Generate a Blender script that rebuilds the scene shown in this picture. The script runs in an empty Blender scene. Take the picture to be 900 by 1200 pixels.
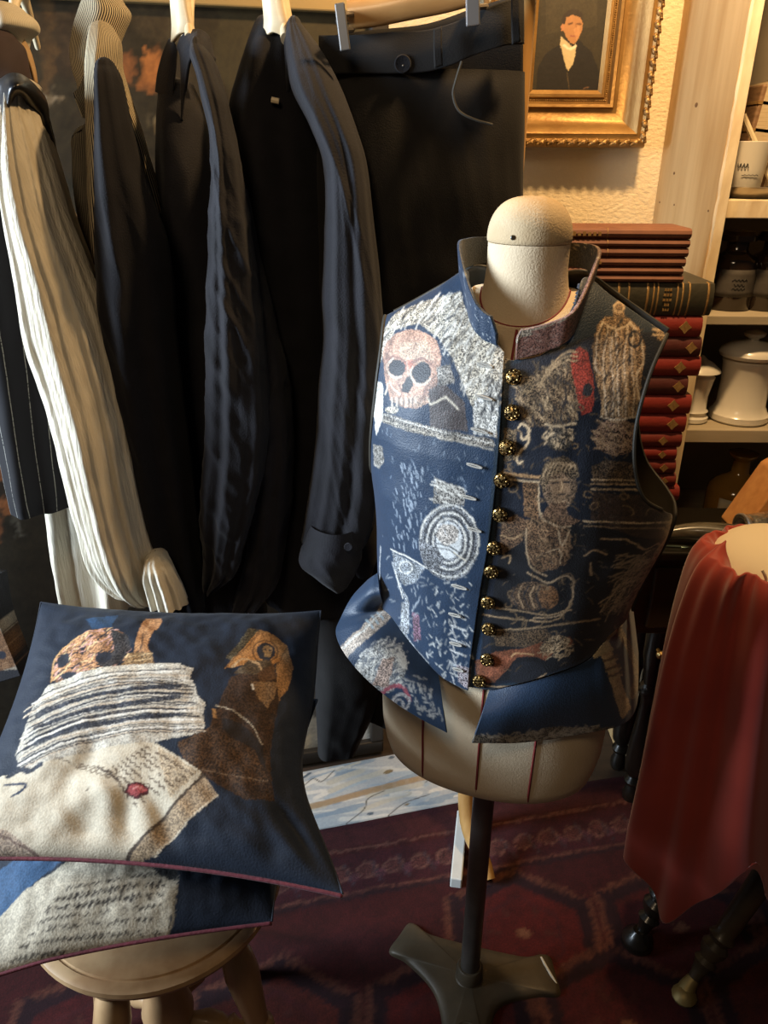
import bpy, bmesh, math, random
import numpy as np
from mathutils import Vector, Matrix, noise as mnoise

rng = np.random.RandomState(7)
random.seed(7)
SC = bpy.context.scene
COL = SC.collection
PI = math.pi

# ------------------------------------------------------------------ camera
EYE, PITCH, ROLL, FPX = 1.5, 25.0, 0.4, 900.0
_p, _r = math.radians(PITCH), math.radians(ROLL)
FWD = np.array([0, math.cos(_p), -math.sin(_p)])
_R0 = np.array([1.0, 0, 0]); _U0 = np.cross(_R0, FWD)
RT = _R0*math.cos(_r) + _U0*math.sin(_r)
UP = -_R0*math.sin(_r) + _U0*math.cos(_r)
CAM = np.array([0, 0, EYE])
cd = bpy.data.cameras.new('camera'); cam = bpy.data.objects.new('camera', cd); COL.objects.link(cam)
cd.sensor_fit = 'VERTICAL'; cd.sensor_height = 36; cd.lens = 36*FPX/1200; cd.clip_start = 0.02
M = Matrix(((RT[0], UP[0], -FWD[0], 0), (RT[1], UP[1], -FWD[1], 0), (RT[2], UP[2], -FWD[2], EYE), (0, 0, 0, 1)))
cam.matrix_world = M
SC.camera = cam

# ------------------------------------------------------------------ light, world, exposure
SC.view_settings.view_transform = 'Standard'
SC.view_settings.look = 'None'
SC.view_settings.gamma = 1.0
SC.view_settings.use_curve_mapping = False
SC.view_settings.exposure = 0.0
wd = bpy.data.worlds.new('world'); SC.world = wd; wd.use_nodes = True
wb = wd.node_tree.nodes['Background']; wb.inputs[0].default_value = (1.0, 0.80, 0.60, 1); wb.inputs[1].default_value = 0.022

def area_light(name, loc, target, sx, sy, energy, color, spread=180):
    l = bpy.data.lights.new(name, 'AREA'); l.shape = 'RECTANGLE'; l.size = sx; l.size_y = sy
    l.energy = energy; l.color = color; l.spread = math.radians(spread)
    o = bpy.data.objects.new(name, l); COL.objects.link(o); o.location = loc
    o.rotation_euler = (Vector(target)-Vector(loc)).to_track_quat('-Z', 'Y').to_euler()
    return o
# daylight of the shop window on the left, warm ceiling lamp above the picture on the right
area_light('window_daylight', (-2.5, 0.50, 1.66), (0.1, 1.0, 1.0), 0.9, 1.15, 82, (0.74, 0.87, 1.0), 120)
area_light('ceiling_lamp_light', (0.46, 1.18, 2.40), (0.55, 1.95, 1.4), 0.10, 0.10, 25, (1.0, 0.64, 0.30))
area_light('room_lamp_light', (-0.45, -0.25, 2.45), (0.1, 1.4, 1.2), 0.4, 0.4, 6.5, (1.0, 0.74, 0.46))

# ------------------------------------------------------------------ measuring helpers (photo pixel -> point in the room)
def ray(px, py): return FWD + RT*((px-450)/FPX) + UP*(-(py-600)/FPX)
def atY(px, py, Y):
    d = ray(px, py); return CAM + d*(Y/d[1])
def atZ(px, py, z):
    d = ray(px, py); return CAM + d*((z-EYE)/d[2])
def atX(px, py, x):
    d = ray(px, py); return CAM + d*(x/d[0])
def zY(py, Y, px=450): return atY(px, py, Y)[2]

# ------------------------------------------------------------------ object helpers
def link(o):
    COL.objects.link(o); return o
def tag(o, label=None, cat=None, group=None, kind=None):
    if label: o['label'] = label
    if cat: o['category'] = cat
    if group: o['group'] = group
    if kind: o['kind'] = kind
    return o
def thing(name, label, cat, loc, group=None):
    o = link(bpy.data.objects.new(name, None)); o.location = tuple(float(v) for v in loc); o.empty_display_size = 0.05
    return tag(o, label, cat, group)

class MB:
    """collects geometry in world coordinates for one mesh"""
    def __init__(s): s.v = []; s.f = []; s.uv = {}; s.col = None; s.n = 0; s.c = []
    def add(s, verts, faces, uv=None, col=None):
        b = s.n; verts = np.asarray(verts, float).reshape(-1, 3)
        s.v.append(verts); s.n += len(verts)
        s.f += [tuple(i+b for i in f) for f in faces]
        s.c.append(np.asarray(col, float) if col is not None else np.zeros((len(verts), 4)))
        s.uv[b] = np.asarray(uv, float) if uv is not None else np.zeros((len(verts), 2))
        return s
    def grid(s, P, closeu=False, closev=False, uv=None, col=None, capends=False):
        P = np.asarray(P, float); m, n = P.shape[:2]; F = []
        for i in range(m if closev else m-1):
            i2 = (i+1) % m
            for j in range(n if closeu else n-1):
                j2 = (j+1) % n
                F.append((i*n+j, i*n+j2, i2*n+j2, i2*n+j))
        if capends:
            F.append(tuple(range(n-1, -1, -1))); F.append(tuple((m-1)*n+j for j in range(n)))
        return s.add(P.reshape(-1, 3), F, None if uv is None else np.asarray(uv).reshape(-1, 2), None if col is None else np.asarray(col).reshape(-1, 4))
    def box(s, lo, hi, R=None, c=None):
        lo = np.array(lo, float); hi = np.array(hi, float)
        V = np.array([[x, y, z] for x in (lo[0], hi[0]) for y in (lo[1], hi[1]) for z in (lo[2], hi[2])])
        if R is not None:
            cc = (lo+hi)/2 if c is None else np.array(c); V = (V-cc) @ np.array(R).T + cc
        return s.add(V, [(0, 1, 3, 2), (4, 6, 7, 5), (0, 4, 5, 1), (2, 3, 7, 6), (0, 2, 6, 4), (1, 5, 7, 3)])
    def lathe(s, prof, base, n=32, axis=(0, 0, 1), cap=True, sx=1.0, sy=1.0):
        ax = np.array(axis, float); ax /= np.linalg.norm(ax)
        t = np.array([1.0, 0, 0]) if abs(ax[0]) < .9 else np.array([0, 1.0, 0])
        e1 = np.cross(np.cross(ax, t), ax); e1 /= np.linalg.norm(e1); e2 = np.cross(ax, e1)
        th = np.linspace(0, 2*PI, n, endpoint=False)
        P = np.array([[np.array(base)+ax*h + (e1*math.cos(a)*sx+e2*math.sin(a)*sy)*max(r, 1e-4) for a in th] for r, h in prof])
        return s.grid(P, closeu=True, capends=cap)
    def tube(s, pts, rad, n=12, flat=1.0, up=None, cap=True):
        pts = np.asarray(pts, float); m = len(pts)
        rad = np.full(m, rad) if np.isscalar(rad) else np.asarray(rad, float)
        T = np.gradient(pts, axis=0); T /= np.linalg.norm(T, axis=1)[:, None]+1e-9
        u = np.array(up if up is not None else ((0, 0, 1) if abs(T[0][2]) < .9 else (0, 1, 0)), float); rows = []
        for k in range(m):
            a = np.cross(T[k], u); a /= np.linalg.norm(a)+1e-9; b = np.cross(a, T[k]); b /= np.linalg.norm(b)+1e-9
            if up is None: u = b
            rows.append([pts[k]+(a*math.cos(q)+b*flat*math.sin(q))*rad[k] for q in np.linspace(0, 2*PI, n, endpoint=False)])
        return s.grid(np.array(rows), closeu=True, capends=cap)
    def prism(s, poly, off, vec):
        """poly: Nx3 loop, extruded by vec"""
        P = np.asarray(poly, float)+np.array(off); Q = P+np.array(vec); n = len(P)
        F = [tuple(range(n-1, -1, -1)), tuple(range(n, 2*n))] + [(i, (i+1) % n, n+(i+1) % n, n+i) for i in range(n)]
        return s.add(np.vstack([P, Q]), F)
    def build(s, name, mat, parent=None, smooth=True, bevel=0.0, solid=0.0, soff=0.0, sub=0, label=None, angle=40, fixn=True):
        V = np.vstack(s.v); org = np.array(parent.matrix_world.translation) if parent is not None else None
        if parent is not None:
            org = np.zeros(3); q = parent
            while q is not None: org = org+np.array(q.location); q = q.parent
            V = V-org
        me = bpy.data.meshes.new(name)
        me.from_pydata(V.tolist(), [], s.f); me.update()
        if fixn:
            bm = bmesh.new(); bm.from_mesh(me); bmesh.ops.recalc_face_normals(bm, faces=bm.faces); bm.to_mesh(me); bm.free()
        UVs = np.vstack([s.uv[k] for k in sorted(s.uv)])
        if np.abs(UVs).sum() > 0:
            ul = me.uv_layers.new(name='UVMap'); li = np.zeros(len(me.loops), int); me.loops.foreach_get('vertex_index', li)
            ul.data.foreach_set('uv', UVs[li].astype(np.float32).ravel())
        Cs = np.vstack(s.c)
        if np.abs(Cs).sum() > 0:
            at = me.attributes.new('Pattern', 'FLOAT_COLOR', 'POINT'); at.data.foreach_set('color', Cs.astype(np.float32).ravel())
        if smooth:
            me.polygons.foreach_set('use_smooth', [True]*len(me.polygons))
            if angle < 180:
                try: me.set_sharp_from_angle(angle=math.radians(angle))
                except Exception: pass
        if mat is not None: me.materials.append(mat)
        o = link(bpy.data.objects.new(name, me))
        if parent is not None: o.parent = parent
        if solid:
            md = o.modifiers.new('thickness', 'SOLIDIFY'); md.thickness = solid; md.offset = soff
        if bevel:
            md = o.modifiers.new('soft_edge', 'BEVEL'); md.width = bevel; md.segments = 2; md.limit_method = 'ANGLE'
        if sub:
            md = o.modifiers.new('smooth', 'SUBSURF'); md.levels = sub; md.render_levels = sub
        if label: o['label'] = label
        return o

def whole(mb, name, mat, label, cat, origin, group=None, **k):
    """a thing that is one mesh: built with its origin at its base"""
    e = bpy.data.objects.new('tmp', None); e.location = tuple(origin)
    o = mb.build(name, mat, None, **k)
    o.data.transform(Matrix.Translation(-Vector(origin))); o.location = tuple(origin)
    bpy.data.objects.remove(e)
    return tag(o, label, cat, group)

def cr(P, n):
    """smooth (Catmull-Rom) resample of control rows P (k x d) to n rows"""
    P = np.asarray(P, float); k = len(P)
    if k < 3:
        t = np.linspace(0, k-1, n); return np.array([np.interp(t, np.arange(k), P[:, j]) for j in range(P.shape[1])]).T
    Q = np.vstack([2*P[0]-P[1], P, 2*P[-1]-P[-2]]); out = []
    for t in np.linspace(0, k-1-1e-6, n):
        i = int(t); f = t-i; a, b, c, d = Q[i], Q[i+1], Q[i+2], Q[i+3]
        out.append(.5*((2*b)+(c-a)*f+(2*a-5*b+4*c-d)*f*f+(-a+3*b-3*c+d)*f**3))
    return np.array(out)
def mono(ts, vs, t):
    return np.interp(t, ts, vs)

# ------------------------------------------------------------------ materials
def new_mat(name):
    m = bpy.data.materials.new(name); m.use_nodes = True; nt = m.node_tree; nt.nodes.clear()
    out = nt.nodes.new('ShaderNodeOutputMaterial'); b = nt.nodes.new('ShaderNodeBsdfPrincipled')
    nt.links.new(b.outputs[0], out.inputs[0]); return m, nt, b
def N(nt, t, **k):
    n = nt.nodes.new(t)
    for a, v in k.items(): setattr(n, a, v)
    return n
def mat(name, c, rough=.6, metal=0.0, c2=None, scale=8.0, stretch=(1, 1, 1), detail=4, bump=0.0, bscale=60.0, bstretch=(1, 1, 1), sheen=0.0, coat=0.0, trans=0.0, spec=.5, lo=.35, hi=.65):
    m, nt, b = new_mat(name); L = nt.links.new
    b.inputs['Base Color'].default_value = (*c, 1); b.inputs['Roughness'].default_value = rough; b.inputs['Metallic'].default_value = metal
    b.inputs['Specular IOR Level'].default_value = spec
    if sheen: b.inputs['Sheen Weight'].default_value = sheen; b.inputs['Sheen Roughness'].default_value = .5
    if coat: b.inputs['Coat Weight'].default_value = coat; b.inputs['Coat Roughness'].default_value = .12
    if trans: b.inputs['Transmission Weight'].default_value = trans
    tc = N(nt, 'ShaderNodeTexCoord')
    if c2 is not None:
        mp = N(nt, 'ShaderNodeMapping'); mp.inputs['Scale'].default_value = stretch; L(tc.outputs['Object'], mp.inputs[0])
        nz = N(nt, 'ShaderNodeTexNoise'); nz.inputs['Scale'].default_value = scale; nz.inputs['Detail'].default_value = detail; L(mp.outputs[0], nz.inputs['Vector'])
        r = N(nt, 'ShaderNodeValToRGB'); r.color_ramp.elements[0].color = (*c, 1); r.color_ramp.elements[1].color = (*c2, 1)
        r.color_ramp.elements[0].position = lo; r.color_ramp.elements[1].position = hi
        L(nz.outputs['Fac'], r.inputs[0]); L(r.outputs[0], b.inputs['Base Color'])
    if bump:
        mp2 = N(nt, 'ShaderNodeMapping'); mp2.inputs['Scale'].default_value = bstretch; L(tc.outputs['Object'], mp2.inputs[0])
        nb = N(nt, 'ShaderNodeTexNoise'); nb.inputs['Scale'].default_value = bscale; nb.inputs['Detail'].default_value = 3; L(mp2.outputs[0], nb.inputs['Vector'])
        bp = N(nt, 'ShaderNodeBump'); bp.inputs['Strength'].default_value = bump; bp.inputs['Distance'].default_value = .004
        L(nb.outputs['Fac'], bp.inputs['Height']); L(bp.outputs[0], b.inputs['Normal'])
    return m
def pattern_mat(name, rough=.8, wscale=380.0, wdark=.12, bump=.3, sheen=.0, coat=0.0, lo=.42, hi=.56, spec=.3):
    """woven or painted picture: colours stored on the mesh, alpha = how much broken thread texture"""
    m, nt, b = new_mat(name); L = nt.links.new
    at = N(nt, 'ShaderNodeAttribute', attribute_name='Pattern')
    tc = N(nt, 'ShaderNodeTexCoord'); nz = N(nt, 'ShaderNodeTexNoise'); nz.inputs['Scale'].default_value = wscale; nz.inputs['Detail'].default_value = 2.5
    L(tc.outputs['Object'], nz.inputs['Vector'])
    r = N(nt, 'ShaderNodeValToRGB'); r.color_ramp.elements[0].position = lo; r.color_ramp.elements[1].position = hi
    r.color_ramp.elements[0].color = (1, 1, 1, 1); r.color_ramp.elements[1].color = (0, 0, 0, 1); L(nz.outputs['Fac'], r.inputs[0])
    mu = N(nt, 'ShaderNodeMath', operation='MULTIPLY'); L(r.outputs[0], mu.inputs[0]); L(at.outputs['Alpha'], mu.inputs[1])
    mx = N(nt, 'ShaderNodeMix', data_type='RGBA', blend_type='MULTIPLY'); L(mu.outputs[0], mx.inputs['Factor'])
    L(at.outputs['Color'], mx.inputs['A']); mx.inputs['B'].default_value = (wdark, wdark, wdark*1.15, 1); L(mx.outputs['Result'], b.inputs['Base Color'])
    b.inputs['Roughness'].default_value = rough; b.inputs['Specular IOR Level'].default_value = spec
    if sheen: b.inputs['Sheen Weight'].default_value = sheen
    if coat: b.inputs['Coat Weight'].default_value = coat; b.inputs['Coat Roughness'].default_value = .25
    if bump:
        bp = N(nt, 'ShaderNodeBump'); bp.inputs['Strength'].default_value = bump; bp.inputs['Distance'].default_value = .0015
        L(nz.outputs['Fac'], bp.inputs['Height']); L(bp.outputs[0], b.inputs['Normal'])
    return m
def stripe_mat(name, c, c2, freq, width, rough=.85, wob=0.0, dash=0.0, axis='X', bump=.15, sheen=.0):
    """stripes along the cloth's own warp (UV in metres)"""
    m, nt, b = new_mat(name); L = nt.links.new
    uv = N(nt, 'ShaderNodeUVMap'); sp = N(nt, 'ShaderNodeSeparateXYZ'); L(uv.outputs[0], sp.inputs[0])
    nz = N(nt, 'ShaderNodeTexNoise'); nz.inputs['Scale'].default_value = 9; L(uv.outputs[0], nz.inputs['Vector'])
    ma = N(nt, 'ShaderNodeMath', operation='MULTIPLY_ADD'); ma.inputs[1].default_value = wob; L(nz.outputs['Fac'], ma.inputs[0]); L(sp.outputs[axis], ma.inputs[2])
    m1 = N(nt, 'ShaderNodeMath', operation='MULTIPLY'); m1.inputs[1].default_value = freq; L(ma.outputs[0], m1.inputs[0])
    fr = N(nt, 'ShaderNodeMath', operation='FRACT'); L(m1.outputs[0], fr.inputs[0])
    lt = N(nt, 'ShaderNodeMath', operation='LESS_THAN'); lt.inputs[1].default_value = width; L(fr.outputs[0], lt.inputs[0])
    fac = lt.outputs[0]
    if dash:
        n2 = N(nt, 'ShaderNodeTexNoise'); n2.inputs['Scale'].default_value = dash; n2.inputs['Detail'].default_value = 1; L(uv.outputs[0], n2.inputs['Vector'])
        g = N(nt, 'ShaderNodeMath', operation='GREATER_THAN'); g.inputs[1].default_value = .42; L(n2.outputs['Fac'], g.inputs[0])
        mm = N(nt, 'ShaderNodeMath', operation='MULTIPLY'); L(fac, mm.inputs[0]); L(g.outputs[0], mm.inputs[1]); fac = mm.outputs[0]
    mx = N(nt, 'ShaderNodeMix', data_type='RGBA'); L(fac, mx.inputs['Factor']); mx.inputs['A'].default_value = (*c, 1); mx.inputs['B'].default_value = (*c2, 1)
    L(mx.outputs['Result'], b.inputs['Base Color']); b.inputs['Roughness'].default_value = rough; b.inputs['Specular IOR Level'].default_value = .25
    if sheen: b.inputs['Sheen Weight'].default_value = sheen
    if bump:
        bp = N(nt, 'ShaderNodeBump'); bp.inputs['Strength'].default_value = bump; bp.inputs['Distance'].default_value = .003
        L(fac, bp.inputs['Height']); L(bp.outputs[0], b.inputs['Normal'])
    return m

# ------------------------------------------------------------------ a small painter for woven and painted pictures
class Canvas:
    """rgb + thread texture over a flat chart [x0,x1]x[y0,y1]"""
    def __init__(s, x0, x1, y0, y1, res, base, tex=0.0):
        s.x0, s.y0, s.res = x0, y0, res; s.W = int((x1-x0)/res)+2; s.H = int((y1-y0)/res)+2
        s.a = np.zeros((s.H, s.W, 4)); s.a[:] = (*base, tex)
        s.X, s.Y = np.meshgrid(x0+np.arange(s.W)*res, y0+np.arange(s.H)*res)
    def _bb(s, x0, x1, y0, y1):
        i0 = max(0, int((y0-s.y0)/s.res)-1); i1 = min(s.H, int((y1-s.y0)/s.res)+3)
        j0 = max(0, int((x0-s.x0)/s.res)-1); j1 = min(s.W, int((x1-s.x0)/s.res)+3)
        return slice(i0, max(i1, i0)), slice(j0, max(j1, j0))
    def _put(s, sl, m, c, tex, op=1.0):
        sub = s.a[sl]; w = (m*op)[..., None]
        sub[...] = sub*(1-w)+np.array([*c, tex])*w
    def poly(s, P, c, tex=0.0, op=1.0):
        P = np.asarray(P, float); sl = s._bb(P[:, 0].min(), P[:, 0].max(), P[:, 1].min(), P[:, 1].max())
        X, Y = s.X[sl], s.Y[sl]
        if X.size == 0: return s
        ins = np.zeros(X.shape, bool); n = len(P)
        for i in range(n):
            x1, y1 = P[i]; x2, y2 = P[(i+1) % n]
            if y1 == y2: continue
            cnd = ((Y >= min(y1, y2)) & (Y < max(y1, y2)) & (X < (x2-x1)*(Y-y1)/(y2-y1)+x1)); ins ^= cnd
        s._put(sl, ins.astype(float), c, tex, op); return s
    def line(s, P, w, c, tex=0.0, op=1.0, w2=None):
        P = np.asarray(P, float); w2 = w if w2 is None else w2; n = len(P)
        for i in range(n-1):
            a, b = P[i], P[i+1]; wa = w+(w2-w)*i/max(n-1, 1); wb = w+(w2-w)*(i+1)/max(n-1, 1); mw = max(wa, wb)
            sl = s._bb(min(a[0], b[0])-mw, max(a[0], b[0])+mw, min(a[1], b[1])-mw, max(a[1], b[1])+mw); X, Y = s.X[sl], s.Y[sl]
            if X.size == 0: continue
            d = b-a; t = np.clip(((X-a[0])*d[0]+(Y-a[1])*d[1])/(d@d+1e-12), 0, 1)
            D = np.hypot(X-a[0]-t*d[0], Y-a[1]-t*d[1]); ww = (wa+(wb-wa)*t)/2
            s._put(sl, np.clip((ww-D)/s.res+.5, 0, 1), c, tex, op)
        return s
    def at(s, x, y):
        fx = np.clip((np.asarray(x)-s.x0)/s.res, 0, s.W-1.001); fy = np.clip((np.asarray(y)-s.y0)/s.res, 0, s.H-1.001)
        i = fy.astype(int); j = fx.astype(int); u = (fx-j)[..., None]; v = (fy-i)[..., None]; A = s.a
        return A[i, j]*(1-u)*(1-v)+A[i, j+1]*u*(1-v)+A[i+1, j]*(1-u)*v+A[i+1, j+1]*u*v
_NT = np.random.RandomState(3).rand(257, 257)
def vnoise(x, y, seed=0):
    x = np.asarray(x)+seed*17.13+1000.0; y = np.asarray(y)+seed*9.71+1000.0; i, j = np.floor(x).astype(int), np.floor(y).astype(int); u, v = x-i, y-j
    u, v = u*u*(3-2*u), v*v*(3-2*v); i %= 256; j %= 256
    return (_NT[i, j]*(1-u)*(1-v)+_NT[i+1, j]*u*(1-v)+_NT[i, j+1]*(1-u)*v+_NT[i+1, j+1]*u*v)*2-1
def woven(cv, x, y, k, jit=.45, warp=1.1, var=.6):
    """chart colours as woven threads: outlines wander and fray, thread brightness varies; k = chart units per millimetre"""
    x = np.asarray(x, float); y = np.asarray(y, float); xm, ym = x/k, y/k; r = np.random.RandomState(11)
    dx = warp*vnoise(xm/7, ym/7, 1)+.5*warp*vnoise(xm/2.6, ym/2.6, 2)+jit*r.randn(*x.shape); dy = warp*vnoise(xm/7, ym/7, 3)+.5*warp*vnoise(xm/2.6, ym/2.6, 4)+jit*r.randn(*x.shape)
    A = cv.at(x+dx*k, y+dy*k); w = np.clip(A[..., 3:4]*1.3, 0, 1)
    n = (vnoise(xm/3.2, ym/3.2, 5)*.6+vnoise(xm/1.5, ym/1.5, 6)*.5+vnoise(xm/12, ym/12, 7)*.45)[..., None]
    A[..., :3] = np.clip(A[..., :3]*(1+var*n*w), 0, .9); return A
def ell(cx, cy, rx, ry, rot=0, n=28, a0=0, a1=360):
    t = np.radians(np.linspace(a0, a1, n)); c, s_ = math.cos(math.radians(rot)), math.sin(math.radians(rot))
    x, y = rx*np.cos(t), ry*np.sin(t); return np.stack([cx+x*c-y*s_, cy+x*s_+y*c], 1)
class Chart:
    """draws with points given as measured positions; f maps each to the cloth's own flat chart; k = chart units per measured unit"""
    def __init__(s, canvas, f, k): s.c, s.f, s.k = canvas, f, k
    def m(s, P): return np.array([s.f(*p) for p in P])
    def poly(s, P, c, tex=0.0, op=1.0): s.c.poly(s.m(P), c, tex, op); return s
    def line(s, P, w, c, tex=0.0, op=1.0, smooth=True, w2=None):
        P = np.asarray(P, float)
        if smooth and len(P) > 2: P = cr(P, len(P)*5)
        s.c.line(s.m(P), w*s.k, c, tex, op, None if w2 is None else w2*s.k); return s
    def hatch(s, P, n, ang, ln, w, c, tex=0.0, op=1.0, jit=12):
        """n short threads inside the outline P"""
        P = np.asarray(P, float); lo, hi = P.min(0), P.max(0); k = 0; tries = 0
        while k < n and tries < n*12:
            tries += 1; q = lo+(hi-lo)*rng.rand(2); ins = False; m_ = len(P)
            for i in range(m_):
                x1, y1 = P[i]; x2, y2 = P[(i+1) % m_]
                if (y1 > q[1]) != (y2 > q[1]) and q[0] < (x2-x1)*(q[1]-y1)/(y2-y1)+x1: ins = not ins
            if not ins: continue
            a = math.radians(ang+rng.uniform(-jit, jit)); l = ln*rng.uniform(.5, 1.2); d = np.array([math.cos(a), math.sin(a)])*l/2
            s.line([q-d, q+np.array([d[1], -d[0]])*.15, q+d], w*rng.uniform(.7, 1.2), c, tex, op, smooth=False); k += 1
        return s

# ------------------------------------------------------------------ cloth builders
def patch(ctrl, m, n, thick=None, crumple=0.0, cs=30.0, seed=0.0):
    """cloth surface through a net of measured points (px, py, Y); returns points and the net interpolated (chart)"""
    A = np.asarray(ctrl, float); rows = [cr(r, n) for r in A]; rows = np.array(rows)
    G = np.array([cr(rows[:, j], m) for j in range(n)]).transpose(1, 0, 2)
    P = np.array([[atY(*G[i, j]) for j in range(n)] for i in range(m)])
    if crumple:
        for i in range(m):
            for j in range(n):
                q = P[i, j]; P[i, j] = q+np.array([0, -1, 0])*crumple*mnoise.noise(Vector((q[0]*cs+seed, q[1]*cs, q[2]*cs)))
    return P, G[..., :2]
def loft(keys, n=56, m=110, folds=(), crumple=0.0, cs=14.0, seed=0.0, power=2.0, turn=0.0, hem=0.0, topround=True, crease=0.0, cdir=(1.0, .6)):
    """hanging cloth tube. keys: (py, px_left, px_right, Y, half_depth). folds: (count, phase, drift, amp_top, amp_bottom)"""
    K = cr(np.asarray(keys, float), m); P = np.zeros((m, n, 3)); UV = np.zeros((m, n, 2)); th = np.linspace(0, 2*PI, n, endpoint=False)
    run = 0.0; prev = None
    for i in range(m):
        py, xl, xr, Y, dh = K[i]; a, b = atY(xl, py, Y), atY(xr, py, Y); c = (a+b)/2; ax = (b-a)/2
        ax = np.array([ax[0], ax[1], 0.0]); ln = np.linalg.norm(ax)+1e-9; e = ax/ln
        if turn:
            ct, st = math.cos(turn), math.sin(turn); e = np.array([e[0]*ct-e[1]*st, e[0]*st+e[1]*ct, 0])
        d = np.array([-e[1], e[0], 0.0]); t = i/(m-1)
        if prev is not None: run += np.linalg.norm(c-prev)
        prev = c
        co, si = np.cos(th), np.sin(th)
        co = np.sign(co)*np.abs(co)**(2/power); si = np.sign(si)*np.abs(si)**(2/power)
        off = np.zeros(n)
        for cnt, ph, dr, a0, a1 in folds:
            w = np.cos(cnt*th+ph+dr*t); off += (a0+(a1-a0)*t)*np.sign(w)*np.abs(w)**.8
        Q = c+np.outer(co*ln, e)+np.outer(si*dh, d)
        nrm = np.outer(co, e)*.45+np.outer(si, d)
        for j in range(n):
            o = off[j]
            if crumple:
                q = Q[j]; o += crumple*(mnoise.noise(Vector((q[0]*cs*1.6+seed, q[1]*cs, q[2]*cs*.7)))+.5*mnoise.noise(Vector((q[0]*cs*3+seed, q[1]*cs*3, q[2]*cs*2))))
            if crease:
                q = Q[j]; w_ = min(1.0, max(0.0, (t-.12)*4))
                for s_, (sx_, sz_, k_) in enumerate(((26, 11, 1.0), (44, 20, .5))):
                    nn_ = mnoise.noise(Vector((q[0]*sx_+cdir[0]*q[2]*sx_*.5+seed*3+s_, q[1]*12, q[2]*sz_*cdir[1]))); o += crease*k_*w_*(max(0.0, 1-abs(nn_)*3.2)**2-.25)
            P[i, j] = Q[j]+nrm[j]*o
        if hem: P[i, :, 2] += hem*t**6*np.cos(2*th+1.0+seed)
        per = PI*(ln+dh); UV[i, :, 0] = th/(2*PI)*per; UV[i, :, 1] = run
        fixed = PI*.14; UV[i, :, 0] = ((th-PI/2) % (2*PI))/(2*PI)*fixed
    mb = MB()
    if topround:
        c0 = P[0].mean(0); extra = np.array([c0+(P[0]-c0)*f+np.array([0, 0, h]) for f, h in ((.05, .010), (.5, .008), (.85, .004))])
        P = np.vstack([extra, P]); UV = np.vstack([np.repeat(UV[:1], 3, 0), UV])
    return mb.grid(P, closeu=True, uv=UV), P
# ================================================================== materials
M = {}
M['plaster'] = mat('plaster', (.66, .53, .33), .9, c2=(.72, .60, .40), scale=5, bump=1.0, bscale=75, bstretch=(1, 1, 1.7))
M['floorwood'] = mat('dark_boards', (.030, .018, .012), .55, c2=(.055, .033, .02), scale=6, stretch=(1, 9, 1))
M['pine'] = mat('worn_pine', (.44, .28, .12), .6, c2=(.56, .39, .19), scale=5, stretch=(4, 4, .5), bump=.1, bscale=30, bstretch=(4, 4, .4))
M['pine_edge'] = mat('chipped_pine_edge', (.66, .50, .29), .65, c2=(.80, .66, .42), scale=22, stretch=(2, 2, .5), bump=.6, bscale=40, bstretch=(1, 1, .4))
M['shelfpaint'] = mat('shelf_paint', (.36, .30, .20), .6, c2=(.45, .38, .27), scale=12, stretch=(.4, 3, 3))
M['shelfback'] = mat('shelf_back', (.19, .16, .115), .8, c2=(.25, .21, .15), scale=6)
M['black_lacquer'] = mat('black_lacquer', (.008, .0065, .005), .32, coat=.35, c2=(.014, .011, .007), scale=9)
M['black_wood'] = mat('dark_table_wood', (.035, .024, .012), .42, coat=.2, c2=(.055, .038, .018), scale=10, stretch=(.5, 4, 4))
M['brass'] = mat('aged_brass', (.62, .42, .16), .35, metal=1)
M['gold'] = mat('frame_gilding', (.24, .13, .038), .45, metal=.6, c2=(.33, .195, .06), scale=14, bump=.15, bscale=120)
M['gold_dark'] = mat('carved_gilding', (.15, .078, .022), .45, metal=.6, c2=(.42, .25, .085), scale=70, bump=.5, bscale=160)
M['picture'] = pattern_mat('oil_paint', rough=.55, wscale=120, wdark=.7, bump=.15, coat=.15)
M['rugpile'] = pattern_mat('rug_pile', rough=.95, wscale=260, wdark=.35, bump=.5, lo=.35, hi=.65)
M['linen'] = mat('form_linen', (.66, .51, .33), .85, c2=(.74, .61, .43), scale=7, bump=.25, bscale=420)
M['tape'] = mat('red_seam_tape', (.20, .02, .02), .7)
M['castiron'] = mat('brown_cast_iron', (.075, .058, .036), .5, c2=(.052, .04, .024), scale=18, metal=.15, bump=.1, bscale=90)
M['steel'] = mat('dark_steel', (.12, .11, .10), .38, metal=.7, c2=(.16, .145, .13), scale=20)
M['chrome'] = mat('clip_metal', (.66, .66, .68), .3, metal=.85)
M['hangerwood'] = mat('hanger_wood', (.78, .62, .38), .4, c2=(.86, .72, .48), scale=8, stretch=(1, 1, 6), coat=.3)
M['hangerwood2'] = mat('orange_hanger_wood', (.52, .26, .085), .4, c2=(.60, .33, .12), scale=6, stretch=(3, 8, 8), coat=.3)
M['blackcloth'] = mat('black_cloth', (.0075, .0070, .0088), .85, c2=(.0105, .0098, .0125), scale=30, bump=.25, bscale=500, sheen=.06, spec=.22)
M['blackcotton'] = mat('black_cotton', (.0095, .0089, .0118), .8, c2=(.014, .0132, .0178), scale=22, bump=.25, bscale=450, sheen=.10, spec=.28)
M['trouser'] = mat('black_twill', (.0085, .0074, .0070), .8, c2=(.012, .0105, .010), scale=20, bump=.2, bscale=600, sheen=.05, spec=.25)
M['satin'] = mat('black_satin', (.010, .010, .012), .3, spec=.6)
M['browncloth'] = mat('brown_cloth', (.045, .028, .026), .85, c2=(.06, .035, .034), scale=20)
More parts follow.
